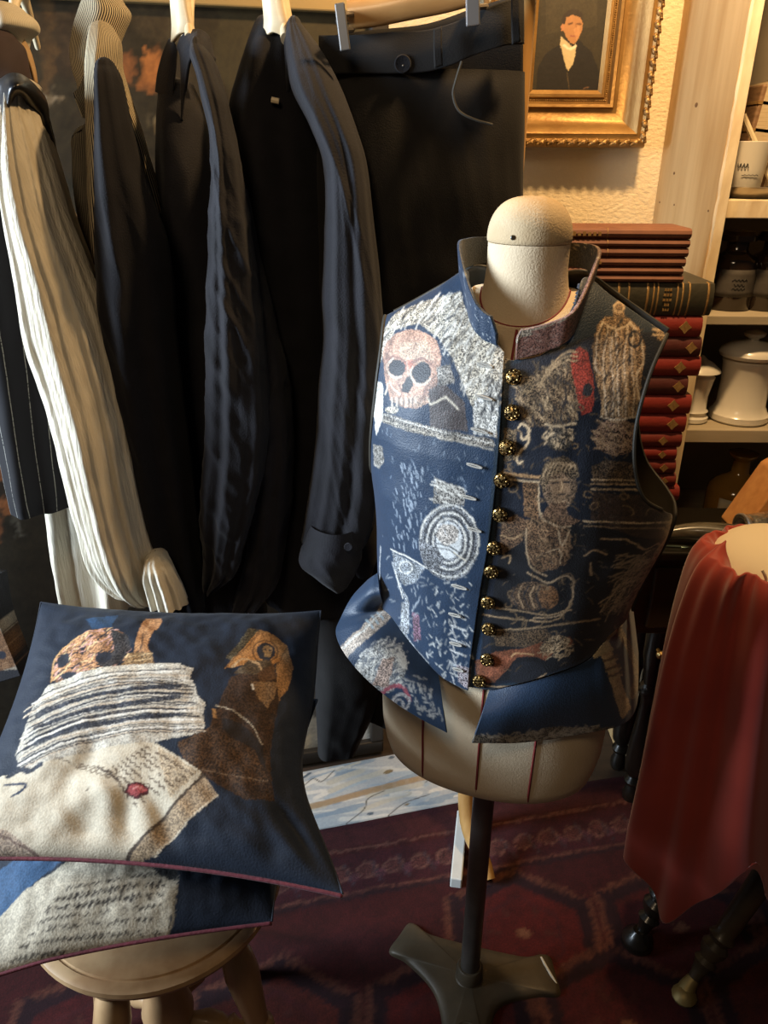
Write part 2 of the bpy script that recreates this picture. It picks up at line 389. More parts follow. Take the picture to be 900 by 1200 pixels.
M['cream'] = mat('cream_crinkle', (.54, .485, .38), .8, c2=(.64, .585, .47), scale=26, stretch=(3, 3, .3), bump=.5, bscale=120, bstretch=(3, 3, .22), spec=.3)
M['creamstripe'] = stripe_mat('cream_stripe', (.70, .63, .48), (.50, .41, .28), 300, .3)
M['ticking'] = stripe_mat('ticking_stripe', (.66, .55, .36), (.018, .015, .015), 165, .5, wob=.010)
M['tickingdark'] = stripe_mat('dark_ticking', (.035, .03, .026), (.30, .26, .18), 250, .32, wob=.010)
M['pinstripe'] = stripe_mat('pinstripe', (.010, .0095, .0115), (.26, .25, .22), 40, .05, dash=420, wob=.004, bump=.05)
M['tapestry'] = pattern_mat('tapestry', rough=.5, wscale=520, wdark=.08, bump=.4, sheen=.16, spec=.5)
M['pillowcloth'] = pattern_mat('pillow_tapestry', rough=.7, wscale=380, wdark=.22, bump=.35, sheen=.04, spec=.22)
M['lining'] = mat('vest_lining', (.030, .027, .020), .6, c2=(.045, .04, .03), scale=25)
M['velvet'] = mat('crimson_velvet', (.085, .005, .012), .8, c2=(.12, .009, .019), scale=60, sheen=.12, bump=.2, bscale=200)
M['redsatin'] = mat('red_velvet', (.27, .026, .016), .62, c2=(.33, .036, .02), scale=9, sheen=.3, spec=.4)
M['buttongold'] = mat('button_gold', (.50, .33, .12), .36, metal=.9, c2=(.035, .02, .008), scale=380, detail=2, lo=.44, hi=.54)
M['thread'] = mat('buttonhole_thread', (.42, .40, .36), .7)
M['stoolwood'] = mat('turned_beech', (.34, .20, .095), .45, c2=(.44, .28, .14), scale=7, stretch=(5, 5, .7), coat=.15)
M['white'] = mat('white_ceramic', (.66, .62, .53), .28, coat=.4, c2=(.72, .68, .58), scale=6)
M['amber'] = mat('amber_glass', (.24, .125, .025), .12, coat=.5, c2=(.29, .16, .035), scale=4)
M['darkglass'] = mat('brown_glass', (.020, .011, .007), .14, coat=.4)
M['label'] = mat('paper_label', (.55, .50, .38), .8, c2=(.62, .56, .43), scale=15)
M['greylabel'] = mat('faded_label', (.045, .038, .032), .8, c2=(.075, .065, .054), scale=30)
M['ink'] = mat('ink', (.02, .018, .015), .7)
M['pewter'] = mat('pewter', (.34, .31, .26), .32, metal=.8)
M['silver'] = mat('embossed_silver', (.70, .66, .58), .24, metal=.95, bump=.9, bscale=85)
M['horn'] = mat('polished_horn', (.055, .047, .034), .22, c2=(.12, .105, .075), scale=7, stretch=(1.5, 9, 9), coat=.3)
M['orangewood'] = mat('orange_wood', (.50, .22, .07), .45, c2=(.60, .29, .10), scale=4, stretch=(2, 12, 12))
M['padding'] = mat('cream_padding', (.66, .55, .37), .75, c2=(.72, .62, .44), scale=5, bump=.1, bscale=30)
M['pages'] = mat('book_pages', (.55, .44, .28), .85, c2=(.42, .32, .19), scale=30, stretch=(.5, .5, 14))
M['brownbook'] = mat('brown_book_cloth', (.155, .058, .032), .6, c2=(.205, .082, .044), scale=25)
M['blackbook'] = mat('dark_leather', (.030, .027, .017), .45, c2=(.045, .04, .025), scale=20, bump=.2, bscale=120)
M['redbook'] = mat('red_leather', (.17, .014, .011), .5, c2=(.22, .022, .014), scale=20, bump=.15, bscale=140)
M['wine'] = mat('wine_leather', (.060, .012, .010), .5, c2=(.085, .018, .014), scale=20, bump=.15, bscale=140)
M['goldleaf'] = mat('gold_leaf', (.40, .25, .09), .5, metal=.3, c2=(.28, .15, .05), scale=180)
M['rackwood'] = mat('honey_wood', (.38, .20, .06), .4, c2=(.50, .29, .10), scale=6, stretch=(5, 5, .8), coat=.2)
M['palepaint'] = mat('pale_painted_wood', (.52, .53, .50), .6, c2=(.62, .63, .60), scale=14)

# ================================================================== setting
WALLY = 2.0
mb = MB(); mb.box((-2.2, -.6, -.05), (1.9, WALLY+.1, -.002)); fl = mb.build('floor', M['floorwood'], smooth=False); tag(fl, 'dark floor under the rug', kind='structure')
mb = MB(); mb.box((-2.2, WALLY, -.05), (1.9, WALLY+.1, 2.7)); wl = mb.build('wall_back', M['plaster'], smooth=False); tag(wl, 'cream textured plaster wall', kind='structure')

# ---------------------------------------------------------------- rug
RX0, RX1 = -1.15, 1.30
def rug_edge(x): return 1.405+.22*x
def rugcol():
    c = Canvas(-1.2, 1.4, .3, 1.8, .004, (.040, .0058, .0068), .5); ch = Chart(c, lambda x, y: (x, y), 1.0)
    e = lambda d: [(x, rug_edge(x)-d) for x in np.linspace(RX0, RX1, 12)]
    for d, w, col in ((.012, .024, (.035, .006, .012)), (.05, .05, (.052, .012, .015)), (.085, .006, (.13, .06, .05)), (.150, .10, (.042, .008, .013)), (.205, .006, (.12, .05, .04)), (.215, .012, (.022, .006, .010))):
        ch.line(e(d), w, col, .5, smooth=False)
    for i, x in enumerate(np.arange(RX0, RX1, .062)):          # vine border
        y = rug_edge(x)-.15
        ch.poly(ell(x, y, .019, .013, 35), (.085, .03, .03), .8); ch.poly(ell(x+.031, y-.006, .014, .011, -30), (.085, .03, .045), .8)
        ch.line(ell(x, y, .024, .018, 35), .003, (.14, .07, .06), .6); ch.line([(x+.01, y+.03), (x+.02, y), (x+.035, y-.03)], .004, (.05, .035, .05), .5)
    def hexa(cx, cy, r, fill, edge, ang=30):
        P = [(cx+r*1.05*math.cos(math.radians(ang+60*k)), cy+r*.92*math.sin(math.radians(ang+60*k))) for k in range(6)]
        ch.poly(P, fill, .55)
        for k in range(6):                                        # stepped outline
            a, b = np.array(P[k]), np.array(P[(k+1) % 6]); nst = 13; pts = []
            nrm = np.array([-(b-a)[1], (b-a)[0]]); nrm /= np.linalg.norm(nrm)+1e-9
            for q in range(nst*2+1):
                pts.append(a+(b-a)*q/(nst*2)+nrm*(.006 if q % 2 else -.006))
            ch.line(np.array(pts)*1.0+nrm*.018, .022, (.018, .005, .009), .4, smooth=False); ch.line(pts, .006, edge, .4, smooth=False)
        for rr, col in ((.52, (.055, .010, .012)),):
            Q = [(cx+r*rr*math.cos(math.radians(ang+60*k)), cy+r*rr*math.sin(math.radians(ang+60*k))) for k in range(7)]
            ch.line(Q, .008, col, .4, smooth=False)
        ch.poly(ell(cx, cy, .014, .012), (.15, .07, .04), .4)
        for k in range(6): ch.poly(ell(cx+r*.34*math.cos(math.radians(60*k)), cy+r*.34*math.sin(math.radians(60*k)), .012, .006, 60*k), (.062, .016, .013), .4)
    k = 0
    for row in range(5):
        for cidx in range(-3, 5):
            cx = .30+.335*cidx+(.168 if row % 2 else 0); cy = 1.075-.19*row+.10*cx*.5
            if cy > rug_edge(cx)-.33: continue
            hexa(cx, cy, .172, ((.075, .009, .008), (.058, .008, .009), (.070, .013, .009))[(row+cidx) % 3], (.10, .038, .026)); k += 1
    return c
RC = rugcol()
nx, ny = 330, 190
P = np.zeros((ny, nx, 3)); C4 = np.zeros((ny, nx, 4))
for i, t in enumerate(np.linspace(0, 1, ny)):
    for j, x in enumerate(np.linspace(RX0, RX1, nx)):
        y = .32+(rug_edge(x)-.32)*t
        z = .008+.004*(mnoise.noise(Vector((x*5, y*5, 0)))+.3)
        z += .018*math.exp(-((y-1.06+.10*(x+.25))/.025)**2)*max(0, 1-((x+.25)/.2)**2)   # ruck in the pile beside the stool
        P[i, j] = (x, y, max(z, .004))
RC.a[..., :3] *= np.array([.84, .70, .62])
C4 = woven(RC, P[..., 0], P[..., 1], .004, jit=.4, warp=.8, var=.5)
mb = MB(); mb.grid(P, col=C4)
whole(mb, 'rug', M['rugpile'], 'dark red patterned rug with hexagon medallions spread under the dress form', 'rug', (0, .9, 0), solid=.006, soff=-1, fixn=True)

# ---------------------------------------------------------------- big dark painting leaning behind the clothes
A0 = np.array([-.251, 1.60]); A1 = np.array([.05, 1.675]); du = (A1-A0)/np.linalg.norm(A1-A0)
def bp(s, z, off=0.0):      # s metres along the painting from the point A0; leaning slightly back
    q = A0+du*s; nn = np.array([du[1], -du[0]])
    return np.array([q[0]+nn[0]*off, q[1]+nn[1]*off+.03*z, z])
S0, S1 = -1.05, .255
bt = thing('framed_painting', 'huge dark still life painting standing on the floor behind the hanging clothes', 'painting', bp(-.4, 0))
pc = Canvas(S0, S1, 0, 1.80, .006, (.022, .017, .010), .35)
def bpx(px, py):
    d = ray(px, py); nn = np.array([du[1], -du[0]]); num = (A0[0]*nn[0]+(A0[1]+.03*1.0)*nn[1]); k = num/(d[0]*nn[0]+d[1]*nn[1]); p = CAM+d*k
    return ((p[0]-A0[0])*du[0]+(p[1]-.03-A0[1])*du[1], p[2])
ch = Chart(pc, bpx, .0019)
ch.poly([(-60, -30), (470, -30), (470, 320), (300, 300), (-60, 320)], (.034, .026, .013), .4)
ch.poly([(250, -20), (470, -20), (470, 200), (330, 180), (255, 90)], (.050, .040, .019), .3)
ch.poly([(140, -10), (200, -10), (206, 40), (185, 50), (150, 40)], (.055, .040, .020), .4)
ch.poly([(40, 0), (56, 0), (58, 100), (46, 110)], (.085, .048, .018), .4)
ch.poly([(58, 5), (88, 5), (90, 90), (58, 90)], (.040, .026, .013), .4)
ch.line([(60, 20), (85, 22)], 5, (.09, .06, .03), .3); ch.line([(70, 40), (75, 75)], 4, (.075, .045, .022), .3)
ch.poly([(138, 65), (150, 62), (156, 80), (150, 98), (140, 95)], (.22, .085, .028), .4)
ch.poly([(165, 62), (178, 55), (186, 66), (184, 88), (172, 95), (160, 92)], (.40, .15, .04), .4)
ch.poly([(155, 98), (178, 94), (184, 102), (168, 112), (155, 108)], (.26, .10, .03), .4)
ch.poly([(52, 104), (60, 98), (66, 112), (60, 120), (52, 116)], (.16, .12, .07), .3); ch.poly(ell(56, 110, 3, 5), (.34, .29, .20), 0)
ch.poly(ell(178, 145, 6, 10), (.13, .09, .04), .3); ch.line([(170, 138), (180, 140), (186, 135)], 2, (.22, .17, .09), 0)
ch.line([(192, 10), (210, 50)], 2, (.10, .08, .045), 0); ch.line([(205, 0), (195, 35)], 3, (.085, .065, .035), 0)
for q in range(14):
    x, y = rng.uniform(40, 440), rng.uniform(0, 260); ch.poly(ell(x, y, rng.uniform(6, 22), rng.uniform(5, 16), rng.uniform(0, 90)), (.045, .032, .016), .4, .5)
ch.poly([(2, 535), (18, 540), (26, 580), (14, 596), (0, 590)], (.19, .07, .025), .4); ch.poly([(-8, 600), (6, 596), (4, 630), (-10, 640)], (.14, .055, .022), .4)
ch.poly([(0, 560), (30, 555), (28, 575), (0, 578)], (.025, .018, .012), .3); ch.line([(24, 595), (26, 625)], 2, (.15, .14, .11), 0)
ch.poly([(335, 740), (470, 740), (475, 830), (335, 830)], (.10, .092, .078), .4)
ch.poly([(330, 830), (475, 815), (480, 872), (330, 892)], (.34, .31, .24), .4)
ch.poly([(338, 850), (362, 848), (364, 888), (338, 892)], (.46, .37, .24), .3); ch.line([(364, 848), (366, 888)], 3, (.33, .28, .20), 0)
for q in range(26):
    x, y = rng.uniform(370, 470), rng.uniform(835, 872); a = rng.uniform(-.5, .5)
    ch.line([(x, y), (x+9, y+9*a), (x+18, y+4*a)], rng.uniform(2, 6), [(.56, .54, .47), (.40, .34, .25), (.20, .19, .17)][q % 3], .2)
ch.poly([(412, 842), (428, 838), (430, 868), (414, 870)], (.60, .59, .54), .2); ch.poly([(434, 800), (448, 800), (450, 860), (436, 862)], (.05, .05, .052), .2)
n1, n2 = 210, 290
Ss = np.linspace(S0+.03, S1-.02, n1); Zs = np.linspace(.035, 1.74, n2)
P = np.array([[bp(s, z, .012) for s in Ss] for z in Zs]); SS, ZZ = np.meshgrid(Ss, Zs)
mb = MB(); mb.grid(P, col=woven(pc, SS, ZZ, .004, jit=.5, warp=2.4, var=.6)); mb.build('canvas', M['picture'], bt, solid=.008, soff=-1)
M['darkframe'] = mat('black_frame_wood', (.022, .016, .011), .45, coat=.2)
M['goldslip'] = mat('thin_gilt_slip', (.42, .30, .13), .5, metal=.4)
def bframe(s0, s1, z0, z1, o0, o1):
    V = [bp(s, z, o) for s in (s0, s1) for o in (o0, o1) for z in (z0, z1)]
    return np.array(V), [(0, 1, 3, 2), (4, 6, 7, 5), (0, 4, 5, 1), (2, 3, 7, 6), (0, 2, 6, 4), (1, 5, 7, 3)]
mb = MB()
for a in ((S0, S1, .012, .05, -.01, .03), (S0, S0+.04, .05, 1.735, -.01, .03), (S1-.035, S1, .05, 1.735, -.01, .03)): mb.add(*bframe(*a))
mb.build('frame', M['darkframe'], bt, smooth=False, bevel=.004, label='dark frame')
mb = MB(); mb.add(*bframe(S0, S1, 1.735, 1.765, -.01, .03)); mb.build('frame', M['goldslip'], bt, smooth=False, bevel=.003, label='thin gilt top rail')

# ---------------------------------------------------------------- pale canvas lying on the floor
Q = [np.array(atZ(*p, .02)) for p in ((300, 985), (545, 938), (545, 868), (300, 915))]
fc = Canvas(0, 1, 0, .5, .003, (.40, .42, .42), .3)
c1 = Chart(fc, lambda x, y: (x, y), 1.0)
for q in range(60):
    x, y, a = rng.uniform(0, 1), rng.uniform(0, .5), rng.uniform(-.4, .5); l = rng.uniform(.08, .25)
    c1.line([(x, y), (x+l*.5, y+l*a*.6), (x+l, y+l*a)], rng.uniform(.01, .045), [(.52, .52, .48), (.34, .40, .44), (.46, .44, .37), (.25, .31, .36), (.60, .58, .52)][q % 5], .25)
c1.line([(0, .17), (.3, .19), (.6, .23), (1, .26)], .05, (.33, .23, .13), .2, .8)
for P_ in ([(.42, .0), (.5, .08), (.52, .16), (.6, .2)], [(.2, .35), (.26, .42), (.3, .38), (.36, .46)], [(.62, .0), (.7, .07), (.82, .1)], [(.8, .2), (.86, .28), (.9, .36)], [(.05, .05), (.14, .1), (.2, .06)]):
    c1.line(P_, .006, (.06, .055, .05), 0)
for q in range(9):
    c1.poly(ell(rng.uniform(.15, .95), rng.uniform(.02, .48), rng.uniform(.01, .035), rng.uniform(.008, .02), rng.uniform(0, 180), n=9), [(.20, .15, .08), (.09, .12, .15), (.55, .53, .46)][q % 3], .4)
u = np.linspace(0, 1, 130); v = np.linspace(0, 1, 70)
P = np.array([[(Q[0]*(1-a)+Q[1]*a)*(1-b)+(Q[3]*(1-a)+Q[2]*a)*b for a in u] for b in v]); UU, VV = np.meshgrid(u, v*.5)
mb = MB(); mb.grid(P, col=fc.at(UU, VV))
whole(mb, 'unframed_canvas', M['picture'], 'pale blue and cream oil canvas lying on the floor at the rug edge', 'painting', Q[0], solid=.018, soff=-1)

# ---------------------------------------------------------------- gilt portrait
FY = 1.985; x1 = atY(703, 108, 1.95)[0]; z0 = atY(703, 108, 1.95)[2]; x0 = atY(622, 108, 1.95)[0]; z1 = z0+.235; FW = .112
pt = thing('gilt_portrait', 'small portrait of a dark-haired gentleman in a wide gilded frame on the plaster wall', 'painting', ((x0+x1)/2, FY, z0-FW))
prof = [(-.004, .030), (.004, .036), (.010, .036), (.013, .030), (.020, .030), (.024, .042), (.030, .044), (.034, .036), (.042, .034), (.055, .038), (.068, .050), (.078, .066), (.084, .070), (.088, .066), (.094, .064), (.100, .070), (.108, .060), (.112, .040), (.112, .0)]
def ring_rect(o, d):
    # bottom, right, top, left with mitred corners
    return [(x0-o, FY-d, z0-o), (x1+o, FY-d, z0-o), (x1+o, FY-d, z1+o), (x0-o, FY-d, z1+o)]
mb = MB(); mb.grid(np.array([ring_rect(o, d) for o, d in prof]), closeu=True); mb.build('frame', M['gold'], pt, angle=28)
mb = MB()
def leafblob(p, dirv, outv, s):
    d, o = np.array(dirv), np.array(outv); f = np.array([0, -1.0, 0]); q = np.array(p)
    for (a, b, rx, ry, rz, tw) in ((0, 0, .012, .0065, .008, .5), (.008, .004, .006, .004, .007, -.6), (-.008, -.004, .006, .004, .006, .9), (.001, -.002, .004, .004, .011, 0)):
        e1 = d*math.cos(tw)+o*math.sin(tw); e2 = -d*math.sin(tw)+o*math.cos(tw); c = q+d*a+o*b
        t1 = np.linspace(0, 2*PI, 10, endpoint=False); t2 = np.linspace(0, PI/2, 5)
        G = np.array([[c+e1*rx*s*math.cos(b_)*math.cos(a_)+e2*ry*s*math.cos(b_)*math.sin(a_)+f*rz*s*math.sin(b_) for a_ in t1] for b_ in t2]); mb.grid(G, closeu=True)
o_ = .101
for x in np.arange(x0-.09, x1+.105, .0235): leafblob((x, FY-.064, z0-o_), (1, 0, 0), (0, 0, 1), 1.0)
for z in np.arange(z0-.09, z1+.10, .0235): leafblob((x1+o_, FY-.064, z), (0, 0, 1), (-1, 0, 0), 1.0); leafblob((x0-o_, FY-.064, z), (0, 0, 1), (1, 0, 0), 1.0)
mb.build('carved_border', M['gold_dark'], pt, label='darker carved leaf border')
mb = MB()
for (a, b) in (((x0-.016, z0-.016), (x1+.016, z0-.016)), ((x1+.016, z0-.016), (x1+.016, z1+.016)), ((x0-.016, z0-.016), (x0-.016, z1+.016))):
    L_ = math.hypot(b[0]-a[0], b[1]-a[1])
    for t in np.arange(0, L_, .0042):
        p = np.array((a[0]+(b[0]-a[0])*t/L_, FY-.031, a[1]+(b[1]-a[1])*t/L_)); mb.lathe([(.0019, 0), (.0014, .0012), (.0004, .0018)], p, n=6, axis=(0, -1, 0))
mb.build('bead_row', M['gold_dark'], pt)
kc = Canvas(x0-.01, x1+.01, z0-.01, z1+.01, .0012, (.030, .023, .011), .3)
def ppx(px, py):
    p = atY(px, py, FY-.03); return (p[0], p[2])
ch = Chart(kc, ppx, .00195)
ch.poly([(640, -20), (700, -20), (700, 30), (640, 40)], (.042, .032, .015), .3)
ch.poly([(628, 112), (630, 80), (640, 62), (656, 52), (664, 45), (680, 48), (694, 62), (702, 82), (702, 112)], (.012, .010, .008), .2)
ch.poly([(657, 42), (663, 47), (672, 56), (675, 50), (675, 62), (672, 74), (666, 84), (661, 70), (657, 52)], (.48, .38, .20), .1)
ch.line([(665, 85), (667, 104)], .6, (.10, .07, .03), 0)
ch.poly([(660, 26), (663, 18), (672, 14), (680, 18), (683, 26), (682, 36), (678, 46), (673, 52), (668, 49), (663, 42), (660, 34)], (.36, .17, .062), .1)
ch.poly([(657, 30), (660, 27), (661, 36), (658, 36)], (.40, .17, .07), .1)
ch.poly([(658, 28), (660, 18), (667, 11), (677, 10), (683, 16), (684, 25), (681, 20), (672, 17), (664, 20), (662, 28)], (.030, .020, .012), .2)
ch.line([(666, 28), (671, 27)], 1.6, (.10, .045, .02), 0); ch.line([(676, 28), (681, 28)], 1.6, (.10, .045, .02), 0)
ch.line([(675, 28), (676, 36), (673, 38)], 1.2, (.28, .12, .045), 0); ch.line([(669, 42), (677, 42)], 1.6, (.26, .09, .05), 0)
ch.poly([(672, 34), (679, 30), (680, 40), (676, 48)], (.50, .25, .10), .0, .5)
ch.line([(661, 53), (668, 57), (675, 54)], 2.5, (.70, .60, .40), 0); ch.line([(684, 104), (690, 102)], 1, (.14, .07, .03), 0)
xs = np.linspace(x0-.006, x1+.006, 130); zs = np.linspace(z0-.006, z1+.006, 170); XX, ZZ = np.meshgrid(xs, zs)
P = np.stack([XX, np.full_like(XX, FY-.028), ZZ], -1)
mb = MB(); mb.grid(P, col=woven(kc, XX, ZZ, .001, jit=.35, warp=.9, var=.5)); mb.build('painted_panel', M['picture'], pt, solid=.004, soff=-1)
mb = MB(); mb.box((x0-.1, FY-.02, z0-.1), (x1+.1, FY+.013, z1+.1)); mb.build('back_board', M['black_wood'], pt, smooth=False)

# ---------------------------------------------------------------- shelf unit
UX = atY(802, 0, WALLY)[0]; UY = 1.63
su = thing('shelf_unit', 'tall pine shelf unit with worn side panel on the right of the plaster wall', 'shelves', (UX+.35, 1.82, 0))
mb = MB(); mb.box((UX, UY+.004, 0), (UX+.019, WALLY-.002, 2.6)); mb.build('side_panel', M['pine'], su, smooth=False)
mb = MB()
zz = np.linspace(0, 2.6, 130)
ex = [.006*max(0, mnoise.noise(Vector((z*16, 0, 0))))+.004*max(0, mnoise.noise(Vector((z*50, 3, 0)))) for z in zz]
Lr = np.array([[(UX-.001+e, UY+.001, z), (UX+.002+e*.3, UY-.006, z), (UX+.021, UY-.006, z), (UX+.021, UY+.004, z), (UX+.002, UY+.004+e*1.5, z)] for e, z in zip(ex, zz)])
mb.grid(Lr, closeu=True, capends=True); mb.build('front_edge', M['pine_edge'], su, label='pale chipped front edge', angle=20)
mb = MB()
kn = mat('pine_knot', (.16, .08, .03), .7)
for (px, py, r) in ((816, 123, .006), (790, 203, .004), (790, 240, .003), (773, 237, .003), (830, 247, .003)):
    p = atX(px, py, UX); mb = MB(); mb.lathe([(r, 0), (r*.5, .0006)], p, n=12, axis=(-1, 0, 0), sx=1.5, sy=.8); mb.build('wood_knot', kn, su, label='dark knot in the pine')
mb = MB(); mb.box((UX+.021, WALLY-.02, 0), (1.6, WALLY-.004, 2.6)); mb.build('back_panel', M['shelfback'], su, smooth=False)
shz = {}
for k, (ya, yb) in enumerate(((234, 256), (370, 381), (504, 519))):
    zt, zb = zY(ya, UY, 850), zY(yb, UY, 850); shz[k] = zt
    mb = MB(); mb.box((UX+.021, UY, zb), (1.6, WALLY-.022, zt)); mb.build('shelf', M['shelfpaint'] if k else M['pine_edge'], su, smooth=False, bevel=.002)
shz[3] = .655
mb = MB(); mb.box((UX+.021, UY, .625), (1.6, WALLY-.022, .655)); mb.build('shelf', M['shelfpaint'], su, smooth=False, bevel=.002)

def on_shelf(px, k, Y): 
    d = ray(px, 300); # x at given depth on shelf top
    t = (shz[k]-EYE); 
    # solve for the point with z = shelf top, y = Y and pixel column px
    best = None
    for py in np.linspace(-50, 800, 1700):
        p = atY(px, py, Y)
        if best is None or abs(p[2]-shz[k]) < best[0]: best = (abs(p[2]-shz[k]), p)
    return np.array([best[1][0], Y, shz[k]])
# white apothecary jars
def sq(mb, b, k): mb.v = [np.column_stack([v[:, :2], b[2]+(v[:, 2]-b[2])*k]) for v in mb.v]
def jar(px, Y, s, label, name='apothecary_jar', hs=.90):
    b = on_shelf(px, 2, Y); t = thing(name, label, 'jar', b, 'white jars on the shelf')
    mb = MB(); mb.lathe([(.060*s, 0), (.066*s, .006*s), (.066*s, .020*s), (.060*s, .027*s), (.058*s, .034*s), (.054*s, .042*s), (.053*s, .10*s), (.056*s, .150*s), (.058*s, .155*s), (.058*s, .160*s), (.054*s, .164*s)], b, 40); sq(mb, b, hs); mb.build('body', M['white'], t)
    mb = MB(); mb.lathe([(.054*s, .164*s), (.066*s, .168*s), (.069*s, .176*s), (.066*s, .186*s), (.050*s, .197*s), (.030*s, .203*s), (.016*s, .207*s)], b, 40); sq(mb, b, hs); l = mb.build('lid', M['white'], t)
    mb = MB(); mb.lathe([(.012*s, .205*s), (.011*s, .212*s), (.022*s, .219*s), (.024*s, .226*s), (.016*s, .232*s), (.003, .234*s)], b, 28); sq(mb, b, hs); mb.build('knob', M['white'], l)
jar(864, 1.71, .98, 'white lidded ceramic jar standing alone in full view on the shelf')
jar(934, 1.71, .98, 'white lidded ceramic jar cut off by the frame, right of the full jar')
b = on_shelf(808, 2, 1.70); t = thing('apothecary_jar', 'small white pot with flared rim half hidden behind the red books', 'jar', b, 'white jars on the shelf')
mb = MB(); mb.lathe([(.034, 0), (.038, .004), (.038, .012), (.033, .016), (.033, .022), (.036, .026), (.031, .032), (.030, .060), (.036, .095), (.038, .104), (.034, .108), (.036, .112)], b, 32); mb.build('body', M['white'], t)
mb = MB(); mb.lathe([(.036, .112), (.048, .117), (.046, .121), (.030, .135), (.016, .142), (.008, .150), (.002, .152)], b, 32); mb.build('lid', M['white'], t)
# dark bottles with faded labels
for px, lab in ((851, 'dark brown glass bottle with faded label next to the pine upright'), (893, 'dark brown glass bottle with faded label at the right picture edge')):
    b = on_shelf(px, 1, 1.72); t = thing('bottle', lab, 'bottle', b, 'dark bottles on the shelf')
    mb = MB(); mb.lathe([(.044, 0), (.047, .004), (.047, .098), (.043, .108), (.026, .118), (.022, .124), (.022, .138)], b, 32); mb.build('body', M['darkglass'], t)
    mb = MB(); mb.lathe([(.024, .138), (.036, .141), (.037, .152), (.030, .160), (.004, .163)], b, 28); mb.build('stopper', M['darkglass'], t)
    mb = MB(); th = np.linspace(-PI*.85, -PI*.15, 20); mb.grid(np.array([[b+np.array([.0478*math.cos(a), .0478*math.sin(a), z]) for a in th] for z in np.linspace(.030, .086, 6)])); l = mb.build('label', M['greylabel'], t, solid=.0006, label='faded grey paper label')
    mb = MB()
    for r_, (zz_, a0, a1) in enumerate(((.066, -1.95, -1.3), (.056, -1.85, -1.4), (.048, -1.9, -1.35))):
        mb.tube([b+np.array([.0487*math.cos(a), .0487*math.sin(a), zz_+.002*math.sin(a*40)]) for a in np.linspace(a0, a1, 18)], .0009, 5)
    mb.build('lettering', M['ink'], l)
# amber bottle low down
b = on_shelf(854, 3, 1.76); t = thing('bottle', 'round-shouldered amber glass bottle with cream label behind the black table', 'bottle', b)
hh = zY(530, 1.76, 857)-b[2]
mb = MB(); mb.lathe([(.062, 0), (.068, .006), (.069, hh-.100), (.064, hh-.085), (.050, hh-.072), (.028, hh-.058), (.021, hh-.050), (.020, hh-.020)], b, 40); mb.build('body', M['amber'], t)
mb = MB(); mb.lathe([(.020, hh-.020), (.023, hh-.016), (.034, hh-.006), (.035, hh-.001), (.026, hh+.001), (.004, hh)], b, 32); mb.build('lip', M['amber'], t)
mb = MB(); th = np.linspace(-PI*.80, -PI*.05, 24); mb.grid(np.array([[b+np.array([.0702*math.cos(a), .0702*math.sin(a), z]) for a in th] for z in np.linspace(.02, hh-.103, 6)])); lb = mb.build('label', M['label'], t, solid=.0008, label='cream paper label')
def text(name, s, loc, size, m, parent, rz=0.0, rx=PI/2):
    cu = bpy.data.curves.new(name, 'FONT'); cu.body = s; cu.size = size; cu.extrude = .0003; cu.align_x = 'CENTER'; cu.materials.append(m)
    o = link(bpy.data.objects.new(name, cu)); org = np.zeros(3); q = parent
    while q is not None: org = org+np.array(q.location); q = q.parent
    o.parent = parent; o.location = tuple(np.array(loc)-org); o.rotation_euler = (rx, 0, rz)
    me = bpy.data.meshes.new_from_object(o); o2 = link(bpy.data.objects.new(name, me)); o2.parent = parent; o2.location = o.location; o2.rotation_euler = o.rotation_euler; bpy.data.objects.remove(o); return o2
text('lettering', 'S', b+np.array([.010, -.0722, hh-.128]), .022, M['ink'], lb)
# cup in a dish on the top shelf
b = on_shelf(876, 0, 1.70)
t = thing('dish', 'shallow pewter dish under the white cup on the upper shelf', 'dish', b)
mb = MB(); mb.lathe([(.040, 0), (.046, .002), (.060, .016), (.064, .022), (.062, .023), (.056, .017), (.042, .006), (.002, .005)], b, 36); mb.build('bowl', M['pewter'], t)
b2 = b+np.array([-.012, 0, .0055]); t = thing('cup', 'white beaker with dark lettering standing in the pewter dish', 'cup', b2)
mb = MB(); mb.lathe([(.026, 0), (.030, .004), (.034, .05), (.040, .098), (.0385, .099), (.032, .05), (.028, .006), (.002, .005)], b2, 36); mb.build('body', M['white'], t)
mb = MB(); mb.tube([b2+np.array([.0365*math.cos(a), .0365*math.sin(a), 0.055+.004*math.sin(a*37)]) for a in np.linspace(-2.5, -1.9, 26)], .0007, 5)
mb.tube([b2+np.array([.0352*math.cos(a), .0352*math.sin(a), .038+.001*math.sin(a*30)]) for a in np.linspace(-2.2, -1.3, 20)], .0007, 5); mb.build('lettering', M['ink'], t)
# leaning brown volumes, stick, bowl at the very top right
rackb = mat('old_calf', (.16, .085, .04), .6, c2=(.24, .14, .07), scale=40, stretch=(1, 1, 5))
def slab(c, sx, sy, sz, rot, name, lab, grp, m):
    R = np.array(Matrix.Rotation(rot, 3, 'Y')); c = np.array(c)
    t = thing(name, lab, 'book', c-np.array([0, 0, sz/2]), grp)
    mb = MB(); mb.box(c-np.array([sx, sy, sz])/2, c+np.array([sx, sy, sz])/2, R, c); mb.build('cover', m, t, smooth=False, bevel=.004)
    mb = MB(); off = R @ np.array([sx*.06, 0, sz*.02]); mb.box(c+off-np.array([sx*.72, sy*1.02, sz*.97])/2, c+off+np.array([sx*.72, sy*.9, sz*1.01])/2, R, c+off); mb.build('pages', M['pages'], t, smooth=False)
    for f in (-.3, .1, .34):
        q = c+R @ np.array([0, 0, sz*f]); mb = MB(); mb.box(q-np.array([sx*1.06, sy*1.02, .006])/2, q+np.array([sx*1.06, sy*1.02, .006])/2, R, q); mb.build('spine_band', M['goldleaf'], t, smooth=False)
zt = shz[0]
